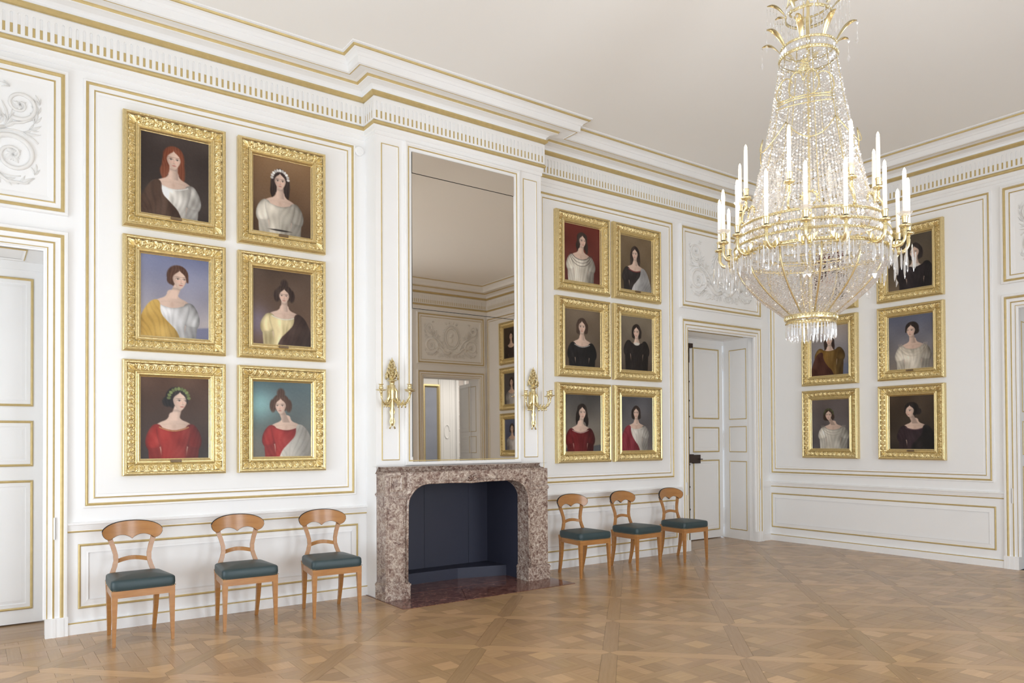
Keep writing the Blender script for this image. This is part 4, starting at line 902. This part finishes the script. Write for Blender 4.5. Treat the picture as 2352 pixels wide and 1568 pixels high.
# ------------------------------------------------------------------ chairs
def chair_parts():
    root = empty('side_chair')
    def taper(x, y, z0, z1, s0, s1, dx=0, dy=0):
        mb = MB(); v = []
        for z, s, ox, oy in ((z0, s0, dx, dy), (z1, s1, 0, 0)):
            for a, b in ((-1, -1), (1, -1), (1, 1), (-1, 1)): v.append((x+ox+a*s/2, y+oy+b*s/2, z))
        return mb.add(v, [(0, 3, 2, 1), (4, 5, 6, 7), (0, 1, 5, 4), (1, 2, 6, 5), (2, 3, 7, 6), (3, 0, 4, 7)], CHERRY)
    for s in (-1, 1): taper(s*.208, -.212, 0, .435, .022, .044, s*.006, -.012).build('front_leg', root)
    for s in (-1, 1):   # sabre rear leg
        pts = [(s*.172, .245, .0), (s*.175, .222, .1), (s*.178, .203, .2), (s*.180, .192, .3), (s*.181, .190, .40), (s*.180, .196, .46)]; mb = MB(); v = []
        for k, (x, y, z) in enumerate(pts):
            w_ = .013+.0022*k; d_ = .013+.0030*k
            for a, b in ((-1, -1), (1, -1), (1, 1), (-1, 1)): v.append((x+a*w_, y+b*d_, z))
        mb.add(v, [(k*4+i, k*4+(i+1) % 4, k*4+4+(i+1) % 4, k*4+4+i) for k in range(5) for i in range(4)]+[(0, 3, 2, 1), (20, 21, 22, 23)], CHERRY); mb.build('rear_leg', root)
    mb = MB()
    out = [(-.230, -.234), (.230, -.234), (.198, .205), (-.198, .205)]
    mb.sweep(out, True, [(0, .378), (0, .434), (.022, .434), (.022, .378), (0, .378)], CHERRY, I3); mb.build('seat_rail', root)
    # leather seat: rounded cushion
    n = 18; vs = []; lev = [(.0, .434), (-.003, .441), (-.006, .465), (-.004, .501), (.000, .510), (.008, .516), (.03, .521), (.07, .529), (.12, .535), (.17, .538)]
    def ring(o):
        p = []; c = [(-.233-(-o), -.237+o), (.233-o, -.237+o), (.201-o, .205-o), (-.201+o, .205-o)]
        c[0] = (-.233+o, -.237+o)
        for i in range(4):
            a, b = Vector(c[i]), Vector(c[(i+1) % 4])
            for k in range(n): 
                t = k/n; q = a.lerp(b, t)
                p.append(q)
        # soften the corners
        m = len(p)
        for _ in range(2): p = [(p[i-1]+p[i]*2+p[(i+1) % m])/4 for i in range(m)]
        return p
    for o, z in lev:
        for q in ring(o): vs.append((q.x, q.y, z))
    m = 4*n; fs = [(l*m+i, l*m+(i+1) % m, (l+1)*m+(i+1) % m, (l+1)*m+i) for l in range(len(lev)-1) for i in range(m)]
    fs.append(tuple((len(lev)-1)*m+i for i in range(m)))
    MB().add(vs, fs, LEATHER, True).build('seat_cushion', root)
    mb = MB()      # brass nails
    for a, b, k in ((out[0], out[1], 42), (out[3], out[0], 38), (out[1], out[2], 38)):
        for i in range(k+1):
            t = i/k; x, y = a[0]+(b[0]-a[0])*t, a[1]+(b[1]-a[1])*t; d = Vector((b[1]-a[1], -(b[0]-a[0]))); d.normalize(); r = .0038; z = .441
            x += d.x*.004; y += d.y*.004; tx, ty = -d.y, d.x
            mb.add([(x+tx*r, y+ty*r, z), (x, y, z+r), (x-tx*r, y-ty*r, z), (x, y, z-r), (x+d.x*r, y+d.y*r, z)], [(0, 1, 4), (1, 2, 4), (2, 3, 4), (3, 0, 4)], BRASS)
    mb.build('brass_nails', root, kind='stuff', fix=False)
    yb = lambda x, z: .200+.085*max(0, z-.43)**1.0*.75-.62*x*x+.010      # concave back
    for s in (-1, 1):   # back posts
        pts = [(.182, .44), (.160, .50), (.138, .56), (.126, .61), (.128, .66), (.143, .72), (.163, .78), (.172, .82)]; v = []; mb = MB()
        for k, (x, z) in enumerate(pts):
            x *= s; y = .190+(z-.44)*.14-.25*(abs(x)-.13)*0; wd = .0165+.004*abs(k-3.5)/3.5; 
            for a, b in ((-1, -1), (1, -1), (1, 1), (-1, 1)): v.append((x+a*wd, y+b*.011, z))
        K = len(pts); mb.add(v, [(k*4+i, k*4+(i+1) % 4, k*4+4+(i+1) % 4, k*4+4+i) for k in range(K-1) for i in range(4)]+[(0, 3, 2, 1), tuple((K-1)*4+i for i in range(4))], CHERRY); mb.build('back_post', root)
    # cross rail
    v = []; mb = MB(); K = 10
    for k in range(K+1):
        x = -.122+.244*k/K; z = .606+.020*math.sin(PI*k/K); y = .213+.022*math.sin(PI*k/K)
        for a, b in ((-.009, -.017), (.009, -.017), (.009, .017), (-.009, .017)): v.append((x, y+a, z+b))
    mb.add(v, [(k*4+i, k*4+(i+1) % 4, k*4+4+(i+1) % 4, k*4+4+i) for k in range(K) for i in range(4)], CHERRY, False); mb.build('cross_rail', root)
    # crest: kidney shaped board with scalloped lower edge
    def lower(x):
        a = abs(x)
        if a < .165: return .785+.036*math.sin(PI*a/.165)**.8
        return .853-.068*math.sqrt(max(0, 1-((a-.165)/.065)**2))
    def upper(x): return .850+.086*max(0, 1-(abs(x)/.2302)**2.25)**.52
    K = 60; v = []; mb = MB(); th = .011
    for k in range(K+1):
        x = -.2295*math.cos(PI*k/K); zl = lower(x); zu = upper(x)
        zu = max(zu, zl+.002)
        for z in (zl, zl*.5+zu*.5, zu):
            y = .244+(z-.80)*.12-.85*x*x
            v += [(x, y-th, z), (x, y+th, z)]
    fr_ = []; bk = []; ed = []
    for k in range(K):
        a, b = k*6, (k+1)*6
        for j in (0, 2): fr_.append((a+j, b+j, b+j+2, a+j+2)); bk.append((a+j+1, a+j+3, b+j+3, b+j+1))
        ed += [(a, a+1, b+1, b), (a+4, b+4, b+5, a+5)]
    mb.add(v, fr_+bk, CHERRY, True); o = mb.build('crest_rail', root, fix=False)
    mb = MB(); mb.add(v, ed, BLACK)
    top = [v[k*6+4] for k in range(K+1)]; lo = [v[k*6] for k in range(K+1)]
    mb.tube([(x, y+th*1.0, z+.0006) for x, y, z in top], [.0035]*(K+1), BLACK, 6); mb.tube([(x*1.0, y-.0006, z) for x, y, z in top], [.0018]*(K+1), BLACK, 5); mb.tube([(x, y-.0006, z) for x, y, z in lo], [.0013]*(K+1), BLACK, 5)
    mb.build('black_edging', o, fix=False)
    return root
ch0 = chair_parts()
CH = [((1.109, 6.760), .03, 'first from the left, beside the left doorway'),
      ((1.952, 6.735), -.035, 'middle of the three left of the fireplace'),
      ((2.735, 6.715), -.07, 'closest to the left side of the fireplace'),
      ((5.905, 6.715), -.05, 'closest to the right side of the fireplace'),
      ((6.775, 6.720), .06, 'middle of the three right of the fireplace'),
      ((7.692, 6.745), -.01, 'farthest right, next to the iron bolted doorway')]
for i, ((x, y), rz, lab) in enumerate(CH):
    c = ch0 if i == 0 else copy_tree(ch0)
    c.location = (x, y, .0005); c.rotation_euler = (0, 0, rz); tag(c, 'cherry wood chair, green leather seat, '+lab, 'chair', 'cherry wood side chairs along the back wall')

# ------------------------------------------------------------------ wall sconces
def sconce():
    root = empty('wall_sconce'); T = lambda x, y, z: (x, y, z)
    mb = MB()
    mb.lathe([(0, -.30), (.012, -.29), (.02, -.26), (.014, -.24), (.022, -.20), (.018, -.12), (.024, -.02), (.028, .06), (.034, .12), (.026, .125), (.024, .13), (.03, .16), (.048, .165), (.05, .172), (.02, .176)], BRONZE, (0, -.045, .0), 12)
    mb.box(-.035, -.03, -.1, .035, 0, .12, BRONZE); mb.build('back_stem', root)
    mb = MB(); r = np.random.RandomState(3)       # flame shaped bunch of leaves
    for k in range(46):
        t = k/46; z = .175+.20*t; rad = .058*(1-t)**.75+.006; a = k*2.4; x, y = rad*math.cos(a), rad*math.sin(a)*.8-.045; s = .021*(1-.5*t)
        mb.add([(x-s*math.sin(a), y+s*math.cos(a)*.8, z), (x+s*math.sin(a), y-s*math.cos(a)*.8, z), (x*.9+s*.2*math.cos(a), y+.2*s*math.sin(a), z+s*2.6), (x+s*.8*math.cos(a), y+s*.8*math.sin(a), z+s*.9)], [(0, 3, 2), (3, 1, 2), (0, 1, 3), (0, 2, 1)], BRONZE)
    mb.lathe([(0, .17), (.03, .18), (.036, .22), (.022, .30), (.008, .37), (.004, .40), (0, .41)], BRONZE, (0, -.045, 0), 10); mb.build('flame_finial', root)
    mb = MB()      # hanging ribbon / tassel
    for s in (-1, 1):
        mb.tube([(s*.01, -.05, -.10), (s*.026, -.05, -.15), (s*.012, -.05, -.20), (s*.028, -.05, -.25), (s*.016, -.05, -.29), (s*.03, -.05, -.325)], [.006, .007, .005, .008, .006, .010], BRONZE, 6)
        mb.tube([(s*.006, -.055, .12), (s*.045, -.06, .06), (s*.04, -.06, -.0), (s*.062, -.06, -.045), (s*.03, -.06, -.06)], [.010, .015, .016, .012, .006], BRONZE, 8)
    mb.build('ribbon_drop', root)
    for (dx, dy, top) in ((-.155, -.06, .0), (.085, -.215, .0), (.175, -.06, .0)):
        L = math.hypot(dx, dy); arm = MB()
        f = [(.12, -.03), (.35, -.075), (.62, -.078), (.85, -.055), (.97, -.01), (1.0, .035)]
        arm.tube([(0, -.05, -.02)]+[(dx*t, -.05+dy*t, z) for t, z in f], [.010, .014, .012, .009, .008, .007, .008], BRONZE, 8)
        for t in (.3, .5, .7):
            arm.tube([(dx*t, -.05+dy*t, -.078), (dx*(t+.12), -.05+dy*(t+.12), -.05), (dx*(t+.16), -.05+dy*(t+.16), -.03)], [.010, .006, .002], BRONZE, 6)
            arm.tube([(dx*t, -.05+dy*t, -.078), (dx*(t+.05), -.05+dy*(t+.05), -.10), (dx*(t+.02), -.05+dy*(t+.02), -.112)], [.010, .007, .002], BRONZE, 6)
        a = arm.build('candle_arm', root, fix=False)
        MB().lathe([(0, .030), (.012, .034), (.016, .045), (.012, .052), (.035, .057), (.052, .062), (.053, .067), (.045, .066), (.016, .068)], BRONZE, (dx, -.05+dy, .0), 16).build('drip_pan', a)
        MB().lathe([(.011, .066), (.020, .073), (.022, .085), (.018, .103), (.014, .112), (.026, .120), (.027, .124), (.014, .124), (.012, .09)], BRONZE, (dx, -.05+dy, 0), 14).build('candle_socket', a)
    return root
sc = sconce(); sc.location = (3.492, CY-.002, 2.045); tag(sc, 'gilt bronze three armed wall sconce on the left of the tall mirror', 'sconce', 'gilt sconces beside the mirror')
s2 = copy_tree(sc); s2.location = (5.318, CY-.002, 2.045); s2['label'] = 'gilt bronze three armed wall sconce on the right of the tall mirror'

# ------------------------------------------------------------------ chandelier
CC = Vector((4.45, 2.80)); chd = empty('chandelier', (CC.x, CC.y, 0)); tag(chd, 'large crystal and gilt bronze chandelier with lit white candles hanging from the ceiling', 'chandelier')
def ringm(r, z, th, name, n=72, tall=None, ornate=True):
    mb = MB(); t = tall or th; vs = []
    prof = [(r-th*.4, z-t/2), (r+th*.35, z-t/2), (r+th*.6, z-t*.3), (r+th*.35, z), (r+th*.6, z+t*.3), (r+th*.35, z+t/2), (r-th*.4, z+t/2), (r-th*.4, z-t/2)]
    mb.lathe(prof, BRONZE, (0, 0, 0), n, True)
    if ornate:
        k = int(2*PI*r/.02)
        for i in range(k):
            a = 2*PI*i/k; x, y = (r+th*.6)*math.cos(a), (r+th*.6)*math.sin(a); e = .006
            mb.add([(x-e*math.sin(a), y+e*math.cos(a), z), (x, y, z+t*.42), (x+e*math.sin(a), y-e*math.cos(a), z), (x, y, z-t*.42), (x+e*.8*math.cos(a), y+e*.8*math.sin(a), z)], [(0, 1, 4), (1, 2, 4), (2, 3, 4), (3, 0, 4)], BRONZE)
    return mb.build(name, chd, fix=False)
RINGS = [(.155, 2.385, .012, .034), (.150, 2.352, .008, .012), (.47, 2.790, .016, .020), (.47, 2.860, .012, .014), (.468, 2.915, .012, .014), (.45, 2.985, .012, .014), (.178, 4.095, .010, .018), (.168, 4.165, .009, .014), (.140, 4.375, .010, .018), (.132, 4.44, .008, .012), (.30, 2.80, .008, .008)]
for r, z, th, tl in RINGS: ringm(r, z, th, 'bronze_ring', tall=tl)
bowlp = [(.46, 2.775), (.452, 2.715), (.425, 2.655), (.385, 2.60), (.335, 2.547), (.28, 2.50), (.22, 2.455), (.165, 2.41)]
tentp = [(.435, 2.995), (.395, 3.06), (.362, 3.14), (.335, 3.24), (.312, 3.35), (.278, 3.50), (.246, 3.66), (.220, 3.80), (.196, 3.95), (.178, 4.08)]
def interp(pr, t):
    x = t*(len(pr)-1); i = min(int(x), len(pr)-2); f = x-i; return (pr[i][0]*(1-f)+pr[i+1][0]*f, pr[i][1]*(1-f)+pr[i+1][1]*f)
A0 = math.radians(124.5)
for i in range(12):
    a = A0+2*PI*i/12+.1; c, s = math.cos(a), math.sin(a)
    MB().tube([(r*c, r*s, z) for r, z in bowlp], [.0065]*len(bowlp), BRONZE, 6).build('bowl_rib', chd, fix=False)
    MB().tube([(r*c, r*s, z) for r, z in tentp], [.0032]*len(tentp), BRONZE, 5).build('tent_wire', chd, fix=False)
def octa(mb, x, y, z, rx, rz, m=CRYSTAL, tw=0, dx=0, dy=0):
    c, s = math.cos(tw)*rx, math.sin(tw)*rx
    mb.add([(x+c, y+s, z), (x-s, y+c, z), (x-c, y-s, z), (x+s, y-c, z), (x+dx, y+dy, z+rz), (x-dx, y-dy, z-rz)], [(0, 1, 4), (1, 2, 4), (2, 3, 4), (3, 0, 4), (1, 0, 5), (2, 1, 5), (3, 2, 5), (0, 3, 5)], m)
def drop(mb, x, y, z, L, r, tw=0):        # icicle prism hanging from z
    n = 5; vs = [(x, y, z)]
    for q, h in ((.75, .12), (1, .5), (.8, .85)): vs += [(x+r*q*math.cos(tw+2*PI*j/n), y+r*q*math.sin(tw+2*PI*j/n), z-L*h) for j in range(n)]
    vs.append((x, y, z-L)); fs = [(0, 1+(j+1) % n, 1+j) for j in range(n)]
    for k in range(2): fs += [(1+k*n+j, 1+k*n+(j+1) % n, 1+(k+1)*n+(j+1) % n, 1+(k+1)*n+j) for j in range(n)]
    fs += [(len(vs)-1, 1+2*n+j, 1+2*n+(j+1) % n) for j in range(n)]; mb.add(vs, fs, CRYSTAL)
# tent: close vertical strands of beads
tb = MB(); R = random.Random(5)
NT = 96
for i in range(NT):
    a = 2*PI*i/NT; rows = 64
    for j in range(rows):
        t = (j+.5*(i % 2))/rows
        if t >= 1: continue
        r, z = interp(tentp, t); wdt = 2*PI*r/NT; q = min(.0095, wdt*.42)+R.uniform(-.0008, .0015)
        r += R.uniform(-.004, .004); octa(tb, r*math.cos(a), r*math.sin(a), z+R.uniform(-.003, .003), q, q*1.15, tw=R.uniform(0, 1.5), dx=R.uniform(-.003, .003), dy=R.uniform(-.003, .003))
tb.build('crystal_tent_strands', chd, kind='stuff', fix=False)
# bowl: swagged horizontal strands
bb = MB()
for row in range(40):
    t = (row+.3)/40; r, z = interp(bowlp, t); n = max(24, int(2*PI*r/.0185))
    for i in range(n):
        a = 2*PI*i/n+R.uniform(-.01, .01); ph = ((a-A0-.1)*12/(2*PI)) % 1; sag = .012*(4*ph*(1-ph)); rr = r*(1-.02*4*ph*(1-ph)); q = .0086+R.uniform(-.001, .0015)
        octa(bb, rr*math.cos(a), rr*math.sin(a), z-sag, q*1.15, q*.62, tw=R.uniform(0, 1.5), dx=R.uniform(-.003, .003))
bb.build('crystal_bowl_strands', chd, kind='stuff', fix=False)
# bands of crystals between the main rings
cb = MB()
for z0, r, n in ((2.825, .472, 96), (2.888, .47, 96), (2.95, .46, 90), (4.13, .172, 34), (4.41, .136, 28)):
    for i in range(n):
        a = 2*PI*i/n; octa(cb, r*math.cos(a), r*math.sin(a), z0, .013, .024, tw=a)
for i in range(60):   # crystals on the inner ring
    a = 2*PI*i/60; octa(cb, .30*math.cos(a), .30*math.sin(a), 2.77, .010, .02, tw=a)
cb.build('crystal_band', chd, kind='stuff', fix=False)
# fringe drops: each one a part
def dropobj(name, x, y, z, L, r, tw=0):
    key = (round(L, 2), round(r, 3))
    if key not in DM_: mb = MB(); drop(mb, 0, 0, 0, key[0], key[1]); DM_[key] = mb.mesh('drop')
    o = link(name, DM_[key], chd); o.location = (x, y, z); o.rotation_euler = (R.uniform(-.04, .04), R.uniform(-.04, .04), tw); return o
DM_ = {}
for i in range(44): a = 2*PI*i/44; dropobj('fringe_drop', .150*math.cos(a), .150*math.sin(a), 2.348, .10, .007, a)
for i in range(30): a = 2*PI*i/30+.05; dropobj('fringe_drop', .125*math.cos(a), .125*math.sin(a), 2.345, .11, .007, a)
for i in range(84): a = 2*PI*i/84; dropobj('fringe_drop', .478*math.cos(a), .478*math.sin(a), 2.775, .09 if i % 2 else .07, .007, a)
for i in range(26): a = 2*PI*i/26; dropobj('fringe_drop', .165*math.cos(a), .165*math.sin(a), 4.36, .07, .005, a)
for i in range(30): a = 2*PI*i/30; dropobj('fringe_drop', .12*math.cos(a), .12*math.sin(a), 4.32, .15, .004, a)
# acanthus leaves of the two coronets with hanging pendants
def bleaf(a, r0, z0, L, H, wd, name='acanthus_leaf'):
    mb = MB(); vs = []; c, s = math.cos(a), math.sin(a); K = 8
    for k in range(K+1):
        t = k/K; r = r0+L*t**1.1; z = z0+H*math.sin(PI*.62*t)/math.sin(PI*.62*.8)-.0*t; wq = wd*(.45+1.1*t-1.35*t*t*t)
        for e, dz in ((-1, -.010), (-.5, .002), (0, -.004), (.5, .002), (1, -.010)): vs.append((r*c-e*wq*s, r*s+e*wq*c, z+dz*(wq/wd)))
    mb.add(vs, [(k*5+i, k*5+i+1, k*5+6+i, k*5+5+i) for k in range(K) for i in range(4)], BRONZE, True); mb.build(name, chd, fix=False)
    return (r0+L)*c, (r0+L)*s, z0+H*math.sin(PI*.62)/math.sin(PI*.62*.8)
for i in range(8):
    a = math.radians(20+45*i); x, y, z = bleaf(a, .172, 4.17, .125, .095, .026)
    p = MB(); octa(p, x, y, z-.02, .010, .012); p.tube([(x, y, z), (x, y, z-.10)], .0012, CRYSTAL, 4); octa(p, x, y, z-.13, .011, .03); p.build('pendant_drop', chd, fix=False)
for i in range(8):
    a = math.radians(42+45*i); x, y, z = bleaf(a, .140, 4.40, .115, .08, .022)
    p = MB()
    for k in range(4): octa(p, x*(1-.08*k), y*(1-.08*k), z-.03-.01*k, .006, .008); p.tube([(x*(1-.08*k), y*(1-.08*k), z-.02), (x*(1-.08*k), y*(1-.08*k), z-.13-.02*k)], .0012, CRYSTAL, 4); drop(p, x*(1-.08*k), y*(1-.08*k), z-.10-.02*k, .05, .004)
    p.build('pendant_drop', chd, fix=False)
# round crystal medallions
for i in range(6):
    a = math.radians(212+60*i); r0 = .405; x, y = r0*math.cos(a), r0*math.sin(a); c, s = math.cos(a), math.sin(a); mb = MB()
    mb.tube([(x-s*.042*math.cos(t*PI/10), y+c*.042*math.cos(t*PI/10), 3.055+.042*math.sin(t*PI/10)) for t in range(21)], .005, BRONZE, 6, cap=False)
    for k in range(16): t = k*PI/8; mb.tube([(x-s*.045*math.cos(t), y+c*.045*math.cos(t), 3.055+.045*math.sin(t)), (x-s*.058*math.cos(t), y+c*.058*math.cos(t), 3.055+.058*math.sin(t))], [.006, .003], BRONZE, 5)
    vs = [(x+c*.014, y+s*.014, 3.055)]+[(x-s*.036*math.cos(t*PI/5), y+c*.036*math.cos(t*PI/5), 3.055+.036*math.sin(t*PI/5)) for t in range(10)]
    mb.add(vs, [(0, 1+t, 1+(t+1) % 10) for t in range(10)], CRYSTAL); mb.build('crystal_medallion', chd, fix=False)
# wire crown on the front of the tent
a = math.radians(205); c, s = math.cos(a), math.sin(a); mb = MB()
CWp = lambda u, z: ((interp(tentp, (z-2.995)/1.085*.98)[0]+.016)*math.cos(a+u/.215), (interp(tentp, (z-2.995)/1.085*.98)[0]+.016)*math.sin(a+u/.215), z)
def wire(pts, r=.0042): mb.tube([CWp(u, z) for u, z in pts], r, BRONZE, 6)
for dz in (0, .016): wire([(-.15+.3*k/14, 3.735+dz+.035*abs(k/7-1)**2*0-.0) for k in range(15)])
wire([(-.15+.3*k/14, 3.71-.014*math.sin(PI*k/14)) for k in range(15)], .0035)
for s_ in (-1, 1):
    wire([(s_*(.115+.055*math.cos(t*PI/9-PI*.55)), 3.83+.075*math.sin(t*PI/9-PI*.55)) for t in range(14)]); wire([(s_*(.042+.04*math.cos(t*PI/9-PI*.5)), 3.84+.085*math.sin(t*PI/9-PI*.5)) for t in range(14)])
for k in range(4): wire([(.035*math.cos(t*PI/8)*(1-.15*k), 3.93+.02*k+.006*math.sin(t*PI/8)) for t in range(17)], .003)
wire([(-.02, 4.0), (.02, 4.0)]); wire([(0, 3.92), (0, 4.03)])
mb.build('wire_crown', chd, fix=False)
# swag ribbon wires round the tent
mb = MB()
for i in range(6):
    a0 = A0+2*PI*i/6; P = []
    for k in range(13):
        t = k/12; a = a0+t*2*PI/6; z = 3.60-.24*(1-4*(t-.5)**2)*0-.14*math.sin(PI*t); r = interp(tentp, (z-2.995)/1.085)[0]+.010; P.append((r*math.cos(a), r*math.sin(a), z))
    mb.tube(P, .004, BRONZE, 5)
mb.build('bronze_swag', chd, fix=False)
# central stem, chain
MB().lathe([(.012, 2.40), (.012, 4.30), (.03, 4.34), (.012, 4.38), (.010, 4.75), (.03, 4.8), (.012, 4.86), (.008, 5.30), (.06, 5.36), (.07, 5.384)], BRONZE, (0, 0, 0), 12).build('central_rod', chd, fix=False)
for i in range(8): a = 2*PI*i/8; MB().tube([(.13*math.cos(a), .13*math.sin(a), 4.44), (.10*math.cos(a), .10*math.sin(a), 4.62), (.02*math.cos(a), .02*math.sin(a), 4.80)], .004, BRONZE, 5).build('crown_wire', chd, fix=False)
# arms and candles
def candle(x, y, z, parent_arm):
    MB().lathe([(0, z-.030), (.012, z-.028), (.030, z-.022), (.034, z-.014), (.030, z-.010), (.010, z-.006)], BRONZE, (x, y, 0), 14).build('drip_pan', parent_arm, fix=False)
    MB().lathe([(.014, z-.007), (.014, z+.001)], BLACK, (x, y, 0), 10).build('socket_ring', parent_arm, fix=False)
    MB().lathe([(.0135, z), (.016, z+.004), (.0165, z+.030), (.020, z+.038), (.021, z+.043), (.012, z+.043)], BRONZE, (x, y, 0), 12).build('candle_socket', parent_arm, fix=False)
    cd = link('candle', CND, chd); cd.location = (x, y, z); bl = link('bulb', BLB, cd)
CND = MB().lathe([(0, .040), (.0125, .040), (.0120, .300), (.010, .304), (0, .304)], CANDLE, (0, 0, 0), 14).mesh('candle')
BLB = MB().lathe([(.008, .303), (.0100, .312), (.008, .322), (.004, .332), (0, .337)], BULB, (0, 0, 0), 10).mesh('bulb')
bob = MB().lathe([(.016, .046), (.034, .052), (.042, .062), (.043, .064), (.034, .056), (.016, .050)], CRYSTAL, (0, 0, 0), 12, False).mesh('crystal_bobeche')
LOWA = [124.4, 145.4, 164.5, 186.9, 209.97, 232.03, 257.8, 280.6, 301.2, 323, 345, 7, 30, 53, 77, 101]
for k, ad in enumerate(LOWA):
    a = math.radians(ad); c, s = math.cos(a), math.sin(a); r = .572; mb = MB(); z = 2.895; q = lambda rr, zz: (rr*c, rr*s, zz)
    mb.tube([q(.455, 2.80), q(.485, 2.775), q(.52, 2.762), q(.552, 2.772), q(.570, 2.80), q(r, 2.83), q(r, 2.868)], [.012, .014, .013, .012, .009, .012, .007], BRONZE, 8)
    mb.lathe([(.006, 2.82), (.013, 2.838), (.008, 2.85), (.014, 2.858), (.006, 2.868)], BRONZE, (r*c, r*s, 0), 10)
    # winged acanthus at the foot of the arm
    for sg in (-1, 1):
        vs = []
        for i in range(7):
            t = i/6; rr = .50+.012*math.sin(PI*t); u = sg*(.008+.055*t); zz = 2.775+.045*t**1.5; wq = .022*(1-t**2*.85)
            for e in (-1, 0, 1): vs.append((rr*c-u*s+e*.004*c, rr*s+u*c+e*.004*s, zz+e*wq))
        mb.add(vs, [(i*3+j, i*3+j+1, i*3+j+4, i*3+j+3) for i in range(6) for j in range(2)], BRONZE, True)
    am = mb.build('candle_arm', chd, fix=False); candle(r*c, r*s, z, am)
    if k % 3 == 1: o = link('crystal_bobeche', bob, am); o.location = (r*c, r*s, z)
    # prisms hanging from the arm
    for j in range(7):
        t = j/6; rr = .49+.12*t; u = .05*math.sin(j*2.1); dropobj('arm_drop', rr*c-u*s, rr*s+u*c, 2.765-.015*math.sin(PI*t), .11+.02*(j % 2), .0065, j)
    if k % 2 == 0:
        p = MB(); x, y = .50*c, .50*s
        vs = [(x, y, 2.60)]+[(x-s*.024*math.cos(t*PI/4), y+c*.024*math.cos(t*PI/4), 2.575+.028*math.sin(t*PI/4)) for t in range(8)]+[(x+c*.012, y+s*.012, 2.575)]
        p.add(vs, [(9, 1+t, 1+(t+1) % 8) for t in range(8)]+[(0, 1+(t+1) % 8, 1+t) for t in range(0)], CRYSTAL); p.tube([(x, y, 2.78), (x, y, 2.60)], .0015, CRYSTAL, 4); p.build('pendant_drop', chd, fix=False)
UPA = [104.9, 149.3, 196.9, 245.4, 289.1, 330, 15, 60]; UPR = [.47, .431, .434, .428, .41, .449, .44, .44]
for ad, r in zip(UPA, UPR):
    a = math.radians(ad); c, s = math.cos(a), math.sin(a); z = 3.18; q = lambda rr, zz: (rr*c, rr*s, zz); mb = MB()
    mb.tube([q(.445, 2.985), q(r+.03, 3.02), q(r+.02, 3.07), q(r, 3.10), q(r, 3.155)], [.008, .007, .006, .009, .006], BRONZE, 8)
    mb.lathe([(.005, 3.09), (.013, 3.105), (.007, 3.12), (.012, 3.13), (.005, 3.15)], BRONZE, (r*c, r*s, 0), 10)
    am = mb.build('candle_arm', chd, fix=False); candle(r*c, r*s, z, am)
    if ad in (104.9, 245.4, 330, 60): o = link('crystal_bobeche', bob, am); o.location = (r*c, r*s, z)
# warm light of the lit bulbs
for i in range(8):
    a = 2*PI*i/8+.2; l = bpy.data.lights.new('bulb_light', 'POINT'); l.energy = 2.2; l.color = (1, .86, .68); l.shadow_soft_size = .05
    o = bpy.data.objects.new('bulb_light', l); COL.objects.link(o); o.location = (CC.x+.56*math.cos(a), CC.y+.56*math.sin(a), 3.24)

# smoke detector disc near the chimney breast
sd = MB(); n = 20
sd.add([TB(3.262+r*math.cos(2*PI*i/n), 4.615+r*math.sin(2*PI*i/n), h) for r, h in ((.050, .002), (.050, .018), (.040, .024), (.030, .022)) for i in range(n)], [(k*n+i, k*n+(i+1) % n, (k+1)*n+(i+1) % n, (k+1)*n+i) for k in range(3) for i in range(n)]+[tuple(3*n+i for i in range(n))], WHITE, True)
tag(sd.build('wall_sensor'), 'small round white sensor by the upper left corner of the chimney breast', 'sensor')
